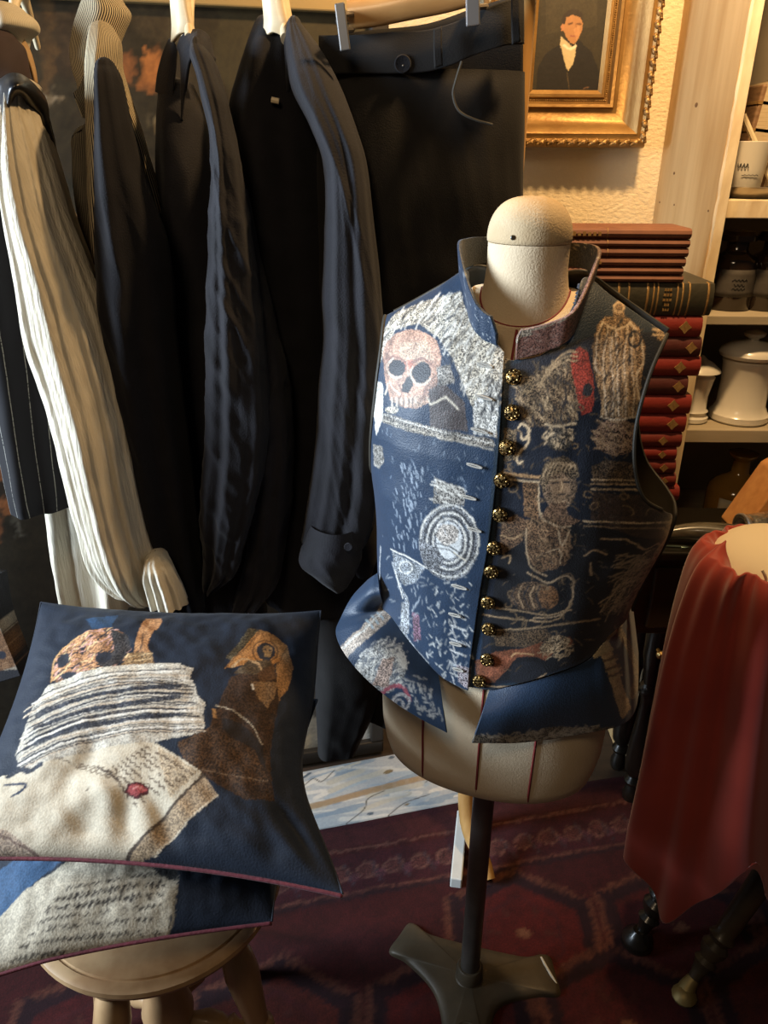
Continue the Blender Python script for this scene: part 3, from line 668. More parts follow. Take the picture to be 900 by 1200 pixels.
pA = atY(889, 108, 1.80); pB = atY(903, 110, 1.79); pC = atY(897, 55, 1.795)
slab((pA[0], 1.82, zt+.105), .045, .13, .205, .10, 'old_book', 'brown leather volume leaning beside the pine upright on the upper shelf', 'old volumes on the upper shelf', rackb)
slab((pB[0]+.028, 1.80, zt+.115), .050, .13, .225, .16, 'old_book', 'brown ribbed volume leaning on its neighbour at the top right edge', 'old volumes on the upper shelf', rackb)
mb = MB(); a, c_ = atY(871, 135, 1.70), atY(912, 226, 1.70); c_[2] = zt+.004; mb.tube([a, (a+c_)/2, c_], .006, 8); whole(mb, 'wooden_stick', M['hangerwood'], 'pale wooden stick propped slantwise by the white cup', 'stick', c_)

# ---------------------------------------------------------------- black side table with drawer
TZ = .765; TY0, TY1 = 1.40, 1.615; TX0, TX1 = .50, 1.25
tb = thing('side_table', 'black side table with drawer and turned legs beneath the stacked books', 'table', ((TX0+TX1)/2, 1.5, 0))
mb = MB(); mb.box((TX0-.02, TY0-.012, TZ-.022), (TX1, TY1, TZ)); mb.build('tabletop', M['black_lacquer'], tb, smooth=False, bevel=.005)
mb = MB(); mb.box((TX0, TY0+.015, TZ-.215), (TX1-.01, TY1-.02, TZ-.022)); mb.build('apron', M['black_wood'], tb, smooth=False, bevel=.003)
mb = MB(); mb.box((TX0+.07, TY0+.006, TZ-.195), (TX0+.50, TY0+.02, TZ-.045)); dr = mb.build('drawer', M['black_wood'], tb, smooth=False, bevel=.004)
kp = atY(773, 765, TY0-.003)
mb = MB(); mb.lathe([(.004, -.012), (.004, 0), (.009, .004), (.010, .010), (.006, .015), (.001, .016)], kp, 16, axis=(0, -1, 0)); mb.build('knob', M['brass'], dr, label='brass knob')
legp = [(.012, 0), (.016, .003), (.019, .012), (.021, .03), (.016, .045), (.013, .055), (.020, .062), (.022, .070), (.018, .078), (.014, .085), (.024, .10), (.027, .13), (.026, .18), (.020, .25), (.017, .31), (.019, .33), (.026, .345), (.026, .36), (.018, .37), (.022, .40), (.030, .45), (.031, .50), (.026, .56)]
for x, y in ((.632, 1.47), (1.2, 1.47), (.632, 1.585), (1.2, 1.585)):
    mb = MB(); mb.lathe([(r*1.0, h) for r, h in legp], (x, y, .006), 24); mb.build('leg', M['black_lacquer'], tb)
# ================================================================== stack of books on the table
BY = 1.452
def book(i, py, thick, pxr, xl, depth, m, name, label, group, z=None, bands=(), diamond=None, title=None, rag=0.0):
    xr = atY(pxr, py, BY)[0]; zc = z; h = thick/2
    t = thing(name, label, 'book', ((xl+xr)/2, BY+depth/2, zc-h), group)
    yb = BY+depth
    # cover: rounded spine in front, boards above and below the pages
    prof = [(BY+.016, h), (BY+.006, h*.96), (BY+.001, h*.6), (BY-.001, 0), (BY+.001, -h*.6), (BY+.006, -h*.96), (BY+.016, -h), (yb, -h), (yb, -h+.0022), (BY+.014, -h+.0022), (BY+.014, h-.0022), (yb, h-.0022), (yb, h)]
    mb = MB(); G = np.array([[(x, y, zc+zz) for y, zz in prof] for x in np.linspace(xl, xr, 12)])
    mb.grid(G, closeu=True, capends=True); mb.build('cover', m, t, angle=35)
    mb = MB(); mb.box((xl+.003, BY+.0142, zc-h+.0023), (xr-.003, yb-.003, zc+h-.0023)); mb.build('pages', M['pages'], t, smooth=False)
    def onspine(x0, x1, e):
        return np.array([[(x, y-e, zc+zz*1.01) for y, zz in prof[:7]] for x in np.linspace(x0, x1, 3)])
    for (bx, w) in bands:
        x = atY(bx, py, BY)[0]; mb = MB(); mb.grid(onspine(x-w/2, x+w/2, .0009)); mb.build('spine_band', M['goldleaf'], t, solid=.0008, label='gold band across the spine')
    if diamond:
        x = atY(diamond, py, BY)[0]; r = h*.62; mb = MB()
        P = [(x, BY-.0012-.0006, zc+r), (x+r*.45, BY-.0018, zc+r*.45), (x+r*1.0, BY-.0018, zc), (x+r*.45, BY-.0018, zc-r*.45), (x, BY-.0018, zc-r), (x-r*.45, BY-.0018, zc-r*.45), (x-r, BY-.0018, zc), (x-r*.45, BY-.0018, zc+r*.45)]
        mb.prism(P, (0, 0, 0), (0, .0016, 0)); mb.build('spine_ornament', M['goldleaf'], t, smooth=False, label='gold lozenge ornament')
    if title:
        mb = MB(); rr = np.random.RandomState(5+i)
        for row, (a, b_) in enumerate(title):
            xa, xb = atY(a, py, BY)[0], atY(b_, py, BY)[0]
            if thick > .03:
                for k, zz in enumerate(np.linspace(h*.6, -h*.6, 5)):
                    w = (xb-xa)*rr.uniform(.5, 1); 
                    for q in range(3): xx = (xa+xb)/2-w/2+w*q/3; mb.box((xx, BY-.0022-(.0 if abs(zz) < h*.4 else -.0015), zc+zz-.0022), (xx+w/3*.7, BY+.001, zc+zz+.0022))
            else:
                for q in range(7):
                    x = xa+(xb-xa)*(q+.2)/7; mb.box((x, BY-.0015, zc-h*.42), (x+(xb-xa)/12, BY+.001, zc+h*.42*rr.uniform(.3, 1)))
        mb.build('title', M['goldleaf'], t, smooth=False, label='worn gilt spine lettering')
xl0 = atY(640, 300, BY)[0]
# rows top to bottom: (pixel y of the top edge, pixel y of the bottom edge)
brown = [((267.5, 280.5), 811, 'topmost'), ((280.5, 290.5), 809, 'second from top'), ((290.5, 302), 807, 'third from top'), ((302, 313), 804, 'fourth from top'), ((313, 322.5), 801, 'fifth from top'), ((322.5, 331.5), 801, 'lowest')]
zedge = lambda py: zY(py, BY, 740)
for i, ((a, b_), xr, w) in enumerate(brown):
    za, zb = zedge(a), zedge(b_); 
    book(i, (a+b_)/2, za-zb-.0004, xr, xl0-.004*i, .11, M['brownbook'], 'slim_book', 'slim reddish brown book, %s of the thin brown ones on the stack' % w, 'slim brown books on top of the stack', z=(za+zb)/2, title=[(664, 706)] if i in (0, 2, 3) else None, bands=[(712, .0012)] if i in (0, 1, 2) else ())
za, zb = zedge(331.5), zedge(370.5)
book(9, 351, za-zb-.0004, 836, atY(655, 350, BY)[0], .17, M['blackbook'], 'leather_book', 'thick dark leather book with gold bands lying between the brown and red books', None, z=(za+zb)/2, bands=[(724, .004), (736, .003), (758, .004), (765, .003), (770, .003), (793, .003), (799, .003), (807, .003), (829, .004)], title=[(776, 788)])
reds = [((370.5, 395.5), 823, 803, 1, 'red gilt-lozenge book directly under the thick dark leather book'),
        ((395.5, 418.5), 822, 810, 0, 'wine-dark book second down from the thick dark leather book'),
        ((418.5, 441.5), 821, 797, 1, 'bright red book third down from the thick dark leather book'),
        ((441.5, 463.5), 806, 795, 0, 'wine-dark book fourth down from the thick dark leather book'),
        ((463.5, 486), 810, 789, 1, 'bright red book beside the small white pot rim'),
        ((486, 507.5), 804, 788, 1, 'bright red book beside the foot of the small white pot'),
        ((507.5, 525), 799, 777, 2, 'deep red book lying level with the shelf edge of the jars'),
        ((525, 540), 793, 776, 1, 'first narrow red book below the level of the jar shelf edge'),
        ((540, 556), 792, 778, 2, 'second narrow red book below the level of the jar shelf edge'),
        ((556, 571), 792, 778, 2, 'third narrow red book below the level of the jar shelf edge'),
        ((571, 588), 796, 780, 1, 'scuffed red book second lowest, by the vest armhole'),
        ]
rm = [M['wine'], M['redbook'], mat('deep_red_leather', (.12, .016, .011), .5, c2=(.16, .022, .014), scale=20, bump=.15, bscale=140)]
for i, ((a, b_), xr, dx, mi, lab) in enumerate(reds):
    za, zb = zedge(a), zedge(b_)
    book(20+i, (a+b_)/2, za-zb-.0004, xr, xl0+.002*(i % 3), .14, rm[mi], 'bound_book', lab, 'red leather books in the stack', z=(za+zb)/2, diamond=dx)
zlow = zedge(588); zt_ = TZ+.0005; 
book(40, 600, zlow-zt_-.0004, 790, xl0, .15, M['wine'], 'bound_book', 'lowest dark red book, resting directly on the black table', 'red leather books in the stack', z=(zlow+zt_)/2)

# ================================================================== horn, silver cup, wooden box on the table
ha, hb = atY(776, 640, 1.44), atY(866, 618, 1.40); ha[2] = TZ+.016; hb[2] = TZ+.030
hpts = [ha+(hb-ha)*t+np.array([0, .012*math.sin(t*PI), .004*math.sin(t*PI)]) for t in np.linspace(0, 1, 22)]
t = thing('drinking_horn', 'dark polished horn lying across the front of the black table', 'horn', (ha[0], ha[1], TZ))
mb = MB(); mb.tube(hpts, np.linspace(.013, .027, 22), 24); mb.build('horn_body', M['horn'], t)
e = hpts[-1]-hpts[-2]; e /= np.linalg.norm(e)
mb = MB(); mb.lathe([(.0275, -.008), (.029, -.004), (.029, .004), (.027, .008), (.024, .008), (.022, -.006)], hpts[-1], 28, axis=e, cap=False); mb.build('rim', M['silver'], t, label='silver rim')
cb = atY(897, 632, 1.43); cb[2] = TZ
cx_ = np.array([.97, .10, .12]); cx_ /= np.linalg.norm(cx_); c0 = np.array([atY(873, 612, 1.40)[0], 1.405, TZ+.040])
t = thing('silver_cup', 'embossed silver cup lying on its side next to the horn', 'cup', (c0[0]+.04, 1.405, TZ))
mb = MB(); mb.lathe([(.030, .0), (.036, .001), (.037, .004), (.035, .008), (.034, .02), (.034, .075), (.030, .085), (.012, .09), (.002, .09)], c0, 40, axis=cx_, cap=False); mb.build('body', M['silver'], t, solid=.0015)
mb = MB(); mb.lathe([(.0365, .0), (.0385, .002), (.0385, .006), (.036, .009)], c0, 40, axis=cx_, cap=False); mb.build('rim', M['chrome'], t, solid=.001)
R = np.array(Matrix.Rotation(-.62, 3, 'Y')); bc = np.array([atY(903, 592, 1.50)[0]+.03, 1.50, TZ+.075])
pb = MB(); W = .12
zz0 = TZ+.001
pa = atY(858, 613, 1.50); ptop = atY(906, 552, 1.50)
wed = [(pa[0], 1.46, zz0), (pa[0]+.26, 1.46, zz0), (pa[0]+.26, 1.46, zz0+.085), (ptop[0]+.05, 1.46, ptop[2]+.035), (ptop[0], 1.46, ptop[2])]
wed = np.array(wed); wed[0, 2] = zz0
pb.prism(wed, (0, 0, 0), (0, .10, 0)); o = whole(pb, 'wooden_stand', M['orangewood'], 'orange-brown wooden wedge-shaped stand behind the silver cup', 'stand', (pa[0]+.1, 1.5, zz0), smooth=False, bevel=.004)
# small tarnished blade lying at the table edge
mb = MB(); q0, q1, q2 = atY(777, 643, 1.415), atY(797, 645, 1.412), atY(806, 648, 1.41)
for q in (q0, q1, q2): q[2] = TZ+.0025
mb.tube([q0, (q0+q1)/2, q1], [.0012, .002, .0024], 6); mb.tube([q1, (q1+q2)/2, q2], [.003, .0055, .001], 8, flat=.3)
whole(mb, 'paper_knife', mat('green_bronze', (.16, .22, .19), .35, metal=.8), 'tiny greenish metal knife at the front edge of the black table', 'knife', (q0[0], q0[1], TZ))

# ================================================================== dress form
FX, FYC = .174, .985; ANG = math.radians(-18)
ca, sa = math.cos(ANG), math.sin(ANG)
def L2W(p): p = np.asarray(p, float); return np.stack([FX+p[..., 0]*ca-p[..., 1]*sa, FYC+p[..., 0]*sa+p[..., 1]*ca, p[..., 2]], -1)
def W2L(p): p = np.asarray(p, float); x, y = p[..., 0]-FX, p[..., 1]-FYC; return np.stack([x*ca+y*sa, -x*sa+y*ca, p[..., 2]], -1)
Zk = [.55, .62, .70, .78, .86, .92, 1.00, 1.08, 1.16, 1.24, 1.30, 1.40]
Ak = [.176, .181, .184, .184, .180, .178, .184, .192, .195, .194, .190, .185]
Bf = [.122, .124, .126, .124, .118, .115, .118, .122, .120, .108, .090, .070]
Bb = [.115, .120, .122, .115, .100, .098, .102, .108, .108, .100, .085, .065]
def aw(z): return np.interp(z, Zk, Ak)
def bf(z): return np.interp(z, Zk, Bf)
def bb(z): return np.interp(z, Zk, Bb)
def zsh(x):
    ax_ = np.abs(x); return np.where(ax_ < .07, 1.372, 1.372-(ax_-.07)*.62)
def depth(x, z, back=False):
    r = np.clip(np.abs(x)/aw(z), 0, 1); F = (bb(z) if back else bf(z))*np.sqrt(np.clip(1-r**2.3, 0, 1))
    zs = zsh(x)+.002; z0_ = 1.16; q = np.clip((z-z0_)/(zs-z0_), 0, 1); return F*np.sqrt(np.clip(1-q**3.2, 0, 1))
def surf(px, py, off=0.0):
    """point of the waistcoat front seen at a measured position, in the form's own axes"""
    d = ray(px, py); prev = None
    for tt in np.arange(.72, 1.6, .004):
        q = W2L(CAM+d*tt); f = -depth(q[0], q[2])-off if abs(q[0]) < aw(q[2]) else 1.0
        if q[1] >= f and abs(q[0]) <= aw(q[2]):
            lo, hi = tt-.004, tt
            for _ in range(14):
                mid = (lo+hi)/2; q = W2L(CAM+d*mid)
                if abs(q[0]) <= aw(q[2]) and q[1] >= -depth(q[0], q[2])-off: hi = mid
                else: lo = mid
            return W2L(CAM+d*hi)
    q = W2L(CAM+d*(FYC/d[1])); return q
form = thing('dress_form', 'linen-covered tailor\'s dress form on a steel pole and brown iron foot', 'dress form', (FX, FYC, .012))
# body
rings = []
n = 96; th = np.linspace(0, 2*PI, n, endpoint=False)
def ringl(a, f, b_, z, cx=0.0, cy=0.0, pw=2.15):
    co, si = np.cos(th), np.sin(th); co = np.sign(co)*np.abs(co)**(2/pw); si = np.sign(si)*np.abs(si)**(2/pw)
    return np.stack([cx+a*co, cy+np.where(si < 0, f, b_)*si, np.full(n, z)], -1)
ZB = .602
rows = [ringl(.02, .02, .02, ZB), ringl(.12, .08, .08, ZB), ringl(.155, .105, .10, ZB+.004), ringl(.166, .114, .107, ZB+.012), ringl(.171, .118, .111, ZB+.030)]
for z in np.linspace(ZB+.06, 1.20, 36): k_ = np.clip((z-1.02)/.12, 0, 1); rows.append(ringl(aw(z)-.006-.042*k_*k_*(3-2*k_), bf(z)-.008, bb(z)-.008, z))
for a, f, b_, z in ((.142, .086, .080, 1.24), (.130, .068, .064, 1.275), (.112, .058, .058, 1.305), (.086, .056, .056, 1.33), (.066, .0555, .055, 1.348)): rows.append(ringl(a, f, b_, z))
def tilt(P):
    P = np.array(P, float); w = np.clip((P[..., 2]-1.27)/.05, 0, 1)*np.clip((1.385-P[..., 2])/.03, 0, 1); P[..., 2] -= .034*np.clip(-P[..., 1]/.05, 0, 1.1)*w; return P
mb = MB(); mb.grid(L2W(tilt(rows)), closeu=True, capends=True); body = mb.build('torso', M['linen'], form, angle=60)
NX, NY = .0, .0
nk = [ringl(.058, .052, .052, 1.340), ringl(.0525, .0500, .0500, 1.352), ringl(.0505, .0490, .0490, 1.365)]+[ringl(.0495, .0485, .0485, z, pw=2.0) for z in np.linspace(1.375, 1.404, 5)]
mb = MB(); mb.grid(L2W(tilt(nk)), closeu=True, capends=True); mb.build('neck', M['linen'], form, angle=60)
mb = MB(); mb.grid(L2W(np.array([ringl(.0495, .0485, .0485, 1.4045, pw=2), ringl(.0508, .0498, .0498, 1.4055, pw=2), ringl(.0512, .0502, .0502, 1.410, pw=2)]+[ringl(.0512*math.cos(a)**.72, .0502*math.cos(a)**.72, .0502*math.cos(a)**.72, 1.410+.046*math.sin(a), pw=2) for a in np.linspace(.12, PI/2-.03, 14)])), closeu=True, capends=True)
mb.build('neck_cap', mat('aged_linen', (.50, .36, .20), .85, c2=(.62, .48, .30), scale=16, bump=.25, bscale=420), form, angle=70, label='stained domed linen neck cap')
mb = MB(); cp = L2W(np.array([-.012, -.0500, 1.413])); mb.lathe([(.003, 0), (.002, .001)], cp, 10, axis=(0, -1, .1)); mb.build('pin_hole', M['black_wood'], form)
def tapeline(xfun, zs, w=.0016, fn=None):
    rows_ = []
    for z in zs:
        x = xfun(z); a, f = aw(z)-.006, bf(z)-.008
        if z < ZB+.03: k = (z-ZB)/.03; a *= .93+.07*k; f *= .93+.07*k
        co = np.clip(x/a, -1, 1); si = (1-abs(co)**2.15)**(1/2.15); y = -f*si-.0012
        rows_.append([(x-w, y, z), (x, y-.0006, z), (x+w, y, z)])
    return L2W(np.array(rows_))
for xf in (lambda z: .004, lambda z: -.082-.02*(z-.6), lambda z: .080+.02*(z-.6)):
    mb = MB(); mb.grid(tapeline(xf, np.linspace(ZB+.012, 1.0, 60))); mb.build('seam_tape', M['tape'], form, solid=.0006, label='dark red seam line')
mb = MB(); zz_ = .845; rr_ = ringl(aw(zz_)-.0055, bf(zz_)-.0072, bb(zz_)-.0072, zz_); mb.tube(L2W(np.vstack([rr_, rr_[:1]])), .001, 5); mb.build('seam_tape', M['tape'], form, label='dark red hip line')
rr_ = ringl(.0545, .0525, .0525, 1.3475); mb = MB(); mb.tube(L2W(tilt(np.vstack([rr_, rr_[:1]]))), .0014, 6); mb.build('seam_tape', M['tape'], form, label='orange-red line around the neck base')
# front neck plate visible in the collar opening: centre seam
mb = MB(); mb.tube(L2W(np.array([(.002, -.0580-.030*t, 1.309-.03*t-.02*t*t) for t in np.linspace(0, 1, 10)])), .0016, 8); mb.build('seam_tape', M['tape'], form)
# pole and iron foot
mb = MB(); px_, py_ = FX, FYC
mb.lathe([(.0185, .02), (.0185, .62)], (px_, py_, 0), 24); mb.build('pole', M['steel'], form)
mb = MB(); mb.lathe([(.034, .022), (.032, .030), (.026, .036), (.025, .062), (.022, .066)], (px_, py_, 0), 28); mb.build('socket', M['castiron'], form)
tips = [atZ(468, 1098, .02)[:2], atZ(650, 1142, .02)[:2], np.array([.150, .805])]
ctr = np.array([px_, py_]); P = []
angs = sorted([(math.atan2(*(t_-ctr)[::-1]), np.linalg.norm(t_-ctr)) for t_ in tips])
mb = MB(); rows = []
for hgt, sc_ in ((.012, 1.0), (.022, .985), (.027, .93), (.030, .75), (.034, .35), (.036, .05)):
    ring = []
    for k in range(3):
        a0, r0_ = angs[k]; a1, r1_ = angs[(k+1) % 3]
        if a1 < a0: a1 += 2*PI
        e0 = np.array([math.cos(a0), math.sin(a0)]); e1 = np.array([math.cos(a1), math.sin(a1)]); am = (a0+a1)/2; em = np.array([math.cos(am), math.sin(am)])
        n0 = np.array([-e0[1], e0[0]]); n1 = np.array([e1[1], -e1[0]])
        pts = [e0*(r0_+.004), e0*r0_+n0*.040, e0*(r0_*.72)+n0*.040, em*.075, e1*(r1_*.72)+n1*.040, e1*r1_+n1*.040]
        c_ = cr(pts+[e1*(r1_+.004)], 40)[:-1]; ring += [ctr+p*sc_ for p in c_]
    rows.append([(p[0], p[1], hgt) for p in ring])
mb.grid(np.array(rows), closeu=True, capends=True); mb.build('iron_foot', M['castiron'], form, angle=50)
crest = MB()
for k in range(5): q = np.array([.158+.010*(k-2), .875+.004*(k % 2), .0345]); crest.lathe([(.006, -.004), (.004, .002), (.001, .003)], q, 10)
crest.lathe([(.022, -.004), (.023, -.001), (.021, .0005), (.019, -.001)], (.158, .876, .034), 28, cap=False); crest.build('cast_emblem', M['castiron'], form)
# pale tie on the foot
q = [atZ(634, 1122, .026), atZ(643, 1138, .030), atZ(650, 1150, .024), atZ(655, 1160, .016)]
mb = MB(); mb.tube(cr(q, 16), .0028, 8); mb.tube([q[-1], q[-1]+np.array([-.014, -.002, -.002])], .003, 8)
whole(mb, 'pale_cord', M['palepaint'], 'short pale cord lying over the right end of the iron foot', 'cord', q[-1])

# ================================================================== waistcoat
NAVY = (.0095, .029, .068)
vc = Canvas(-.22, .22, .74, 1.42, .001, NAVY, .12)
KV = .00118
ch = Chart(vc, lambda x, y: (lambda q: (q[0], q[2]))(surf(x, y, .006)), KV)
CRM = (.62, .56, .45); LT = (.72, .70, .64); TAN = (.42, .30, .18); SAL = (.60, .36, .26); DK = (.012, .014, .022); BRN = (.20, .125, .075); GRY = (.33, .31, .28)
# --- left front
A_ = [(450, 392), (468, 366), (500, 352), (540, 342), (552, 380), (592, 412), (588, 452), (580, 500), (566, 505), (556, 480), (545, 455), (532, 420), (515, 395), (492, 378), (466, 386), (452, 420), (446, 430)]
ch.poly(A_, CRM, .95)
ch.hatch(A_, 130, -55, 16, 1.2, LT, .2); ch.hatch(A_, 90, -50, 13, 1.2, DK, .2)
ch.poly([(556, 470), (588, 440), (582, 512), (555, 508)], LT, .8); ch.hatch([(556, 470), (590, 430), (582, 512), (555, 508)], 26, -80, 14, 1.5, DK, 0)
sk = ell(485, 418, 33, 32); ch.poly(sk, SAL, .5)
ch.poly([(453, 425), (455, 450), (460, 468), (472, 476), (488, 478), (503, 472), (512, 458), (515, 430)], SAL, .5)
ch.poly([(470, 402), (500, 398), (510, 420), (490, 425), (470, 422)], (.66, .46, .33), .55); ch.poly([(468, 424), (484, 420), (486, 430), (470, 436)], (.60, .24, .17), .4)
ch.poly(ell(467, 431, 9.5, 10), DK, 0); ch.poly(ell(495, 436, 11, 12.5, 10), DK, 0); ch.poly([(479, 441), (484, 438), (486, 452), (480, 460), (471, 458), (473, 450)], DK, 0)
ch.line(ell(495, 436, 12.5, 14, 10, 24, 20, 200), 1.5, CRM); ch.line(ell(467, 431, 11, 11.5, 0, 20, 60, 250), 1.4, CRM); ch.line([(454, 462), (458, 448), (464, 456), (470, 462)], 1.8, CRM)
ch.poly([(458, 468), (512, 458), (505, 470), (492, 476), (470, 474)], (.55, .38, .28), .6)
for x in (461, 466, 471, 477, 482, 488, 494): ch.line([(x, 466), (x+.5, 473+3*math.sin(x))], 2.0, (.58, .50, .40), 0, smooth=False)
for x in (463.5, 468.5, 474, 480, 485): ch.line([(x, 466), (x, 478)], 1.4, DK, 0, smooth=False)
ch.poly([(452, 425), (456, 400), (468, 390), (460, 410), (457, 430), (460, 460)], (.30, .17, .13), .6, .55); ch.poly([(505, 445), (516, 425), (514, 450), (504, 468), (490, 474), (498, 456)], (.28, .16, .12), .7, .6)
ch.line([(456, 421), (466, 418), (478, 424)], 2.2, (.26, .13, .10), .3); ch.line([(484, 424), (496, 420), (508, 428)], 2.2, (.26, .13, .10), .3); ch.line([(478, 424), (480, 440)], 1.6, (.66, .50, .40), .2); ch.line([(484, 390), (488, 402), (484, 412)], 1.1, (.32, .18, .13), .3); ch.line([(466, 446), (472, 458), (470, 466)], 1.6, (.25, .14, .11), .3); ch.line([(500, 452), (498, 462), (492, 468)], 1.8, (.25, .14, .11), .3)
ch.poly([(503, 455), (520, 448), (545, 470), (548, 505), (505, 500)], (.075, .06, .06), .5); ch.line([(502, 466), (505, 473), (524, 465), (537, 479)], 1.8, CRM, 0, smooth=False); ch.poly([(512, 430), (528, 426), (534, 448), (515, 450)], GRY, .9)
ch.poly([(448, 482), (470, 488), (579, 515), (579, 524), (510, 512), (447, 492)], (.30, .27, .23), 1.0); ch.line([(448, 484), (510, 503), (579, 520)], 1.2, LT, .5); ch.line([(447, 490), (510, 510), (578, 527)], 1.0, CRM, .5)
ch.poly([(446, 446), (452, 450), (452, 488), (444, 510), (442, 480)], LT, .4); ch.poly([(441, 520), (450, 522), (452, 540), (446, 548), (440, 545)], GRY, .8); ch.poly(ell(461, 480, 7, 4), CRM, .8)
for q in range(90):
    x, y = rng.normal(478, 8), rng.uniform(540, 640); ch.line([(x, y), (x+1, y+rng.uniform(2, 9))], rng.uniform(.6, 1.4), (.30, .36, .44), .2, smooth=False)
ch.poly([(509, 558), (546, 573), (545, 592), (508, 588)], GRY, 1.0); ch.hatch([(509, 558), (546, 573), (545, 592), (508, 588)], 24, 20, 9, 1.1, LT)
ch.poly(ell(527, 634, 36, 45), (.27, .28, .30), 1.0)
for rx, ry, c_, w in ((34, 42, LT, 1.6), (29, 36, DK, 2.0), (26, 33, LT, 1.8), (22, 29, DK, 1.6), (19, 26, LT, 1.6)): ch.line(ell(527, 633, rx, ry, 0, 40, 150+rx, 150+rx+300), w, c_, .3)
ch.poly(ell(527, 632, 15, 22), (.70, .72, .72), .25); ch.poly(ell(525, 625, 13, 12), (.62, .56, .50), .8); ch.line([(512, 636), (525, 638), (540, 646)], 1.8, DK); ch.line([(513, 641), (526, 643), (538, 650)], 1.2, DK); ch.line([(532, 645), (547, 655)], 1.8, CRM)
ch.poly([(460, 645), (499, 664), (486, 682), (474, 686), (465, 668)], (.36, .39, .42), .9); ch.line([(459, 643), (480, 653), (500, 664)], 1.8, LT, 0); ch.line(ell(476, 664, 7, 7), 1.2, LT)
ch.line([(462, 660), (470, 688), (478, 705), (474, 735), (486, 758), (500, 775)], 5, (.40, .43, .46), .9); ch.line([(464, 668), (470, 690), (473, 700)], 1.5, LT); ch.poly([(472, 705), (480, 705), (480, 740), (470, 748)], (.42, .44, .46), .9); ch.line([(484, 715), (493, 698)], 1.2, (.35, .40, .46))
ch.poly([(484, 716), (492, 720), (494, 748), (486, 750)], (.22, .12, .17), .9)
for q in range(70):
    x, y = rng.uniform(500, 552), rng.uniform(680, 805); ch.line([(x, y), (x+rng.uniform(-5, 5), y+rng.uniform(1, 6))], rng.uniform(.8, 1.8), (.50, .52, .52), .4, smooth=False)
for y in (722, 736, 752, 765, 780, 792): ch.line([(528, y-4), (538, y), (546, y+3)], 2.2, (.56, .57, .57), .5); ch.line([(530, y), (534, y+12)], 1.6, (.50, .51, .52), .5)
ch.poly([(535, 778), (551, 782), (549, 806), (538, 798)], (.42, .36, .38), 1.0)
ch.line([(448, 640), (449, 690)], 1.5, (.5, .52, .54), .7)
# --- right front
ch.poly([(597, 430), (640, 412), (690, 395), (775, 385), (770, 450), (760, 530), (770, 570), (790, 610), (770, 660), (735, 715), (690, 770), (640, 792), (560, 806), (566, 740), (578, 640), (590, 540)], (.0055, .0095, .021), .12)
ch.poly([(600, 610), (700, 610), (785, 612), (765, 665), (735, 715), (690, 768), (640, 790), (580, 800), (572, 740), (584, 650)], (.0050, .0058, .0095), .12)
St = [(700, 382), (708, 372), (718, 372), (722, 358), (729, 358), (733, 371), (748, 384), (756, 410), (752, 440), (746, 472), (744, 490), (706, 490), (702, 462), (696, 440), (694, 405)]
ch.poly(St, (.40, .31, .21), .8)
for k, x in enumerate(np.linspace(705, 745, 11)): ch.line([(x+4*math.sin(k), 382), (x-2, 420), (x+2*math.cos(k*2), 455), (x, 488)], 1.6, (LT if k % 2 else (.50, .42, .30)), .3)
ch.hatch(St, 70, -70, 14, 1.1, DK, .2, jit=25); ch.line([(706, 378), (700, 395), (698, 430), (703, 440)], 1.8, LT, .4); ch.line([(738, 378), (750, 398), (753, 425), (745, 440), (749, 470)], 1.8, LT, .4); ch.line(ell(743, 398, 7, 9), 1.6, DK); ch.line([(708, 380), (722, 386), (738, 380)], 1.6, LT)
ch.line(ell(725, 361, 6, 6), 1.6, CRM, .3)
ch.poly(ell(722, 513, 27, 21), (.25, .19, .17), 1.0); ch.hatch(ell(722, 513, 27, 21), 60, 10, 14, 1.2, (.42, .35, .28), .3, jit=40); ch.line([(704, 490), (722, 493), (745, 489)], 2, LT, .5)
ch.poly([(770, 374), (778, 376), (776, 400), (768, 398)], (.33, .27, .19), .9)
for y in (378, 385, 392): ch.line([(764, y), (778, y+1)], 1.5, CRM)
Rd = [(668, 418), (678, 407), (688, 412), (694, 440), (696, 470), (692, 484), (681, 488), (675, 462), (670, 440)]
Ur = [(604, 452), (625, 440), (645, 428), (668, 418), (676, 462), (674, 492), (650, 500), (615, 500), (606, 478)]
ch.poly(Ur, (.19, .15, .11), 1.0); ch.hatch(Ur, 80, 60, 12, 1.1, (.50, .43, .32), .3, jit=35); ch.hatch(Ur, 60, 80, 12, 1.4, DK, .2, jit=30)
ch.poly(Rd, (.36, .055, .045), .6); ch.poly(ell(688, 458, 6, 8), DK, .5)
for d in (0, 5, 10): ch.line([(634-d*.3, 448+d), (646, 428+d*.6), (664, 414+d), (676, 414+d)], 1.6, (.48, .40, .29), .4)
ch.poly(ell(616, 452, 10, 12), (.24, .20, .14), 1.0); ch.poly(ell(655, 515, 16, 13), (.10, .10, .10), 1.0); ch.line([(638, 498), (655, 500), (674, 497)], 2, CRM, .3); ch.hatch(ell(655, 513, 18, 14), 30, 80, 5, 1.4, CRM, .2, jit=80)
ch.poly([(590, 502), (604, 505), (604, 540), (590, 542)], (.24, .20, .14), 1.0)
ch.line([(607, 502), (612, 497), (619, 503), (618, 513), (612, 516), (611, 509)], 2, CRM); ch.line([(619, 505), (619, 520), (609, 530), (605, 538), (608, 544), (612, 541)], 2, CRM)
ch.line([(588, 556), (632, 560)], 3.5, TAN, .4, smooth=False); ch.line([(588, 562), (632, 566)], 2, CRM, .3, smooth=False); ch.poly([(612, 566), (632, 567), (630, 610), (614, 606)], (.24, .16, .10), .9); ch.line([(631, 567), (632, 600), (640, 602)], 1.5, CRM)
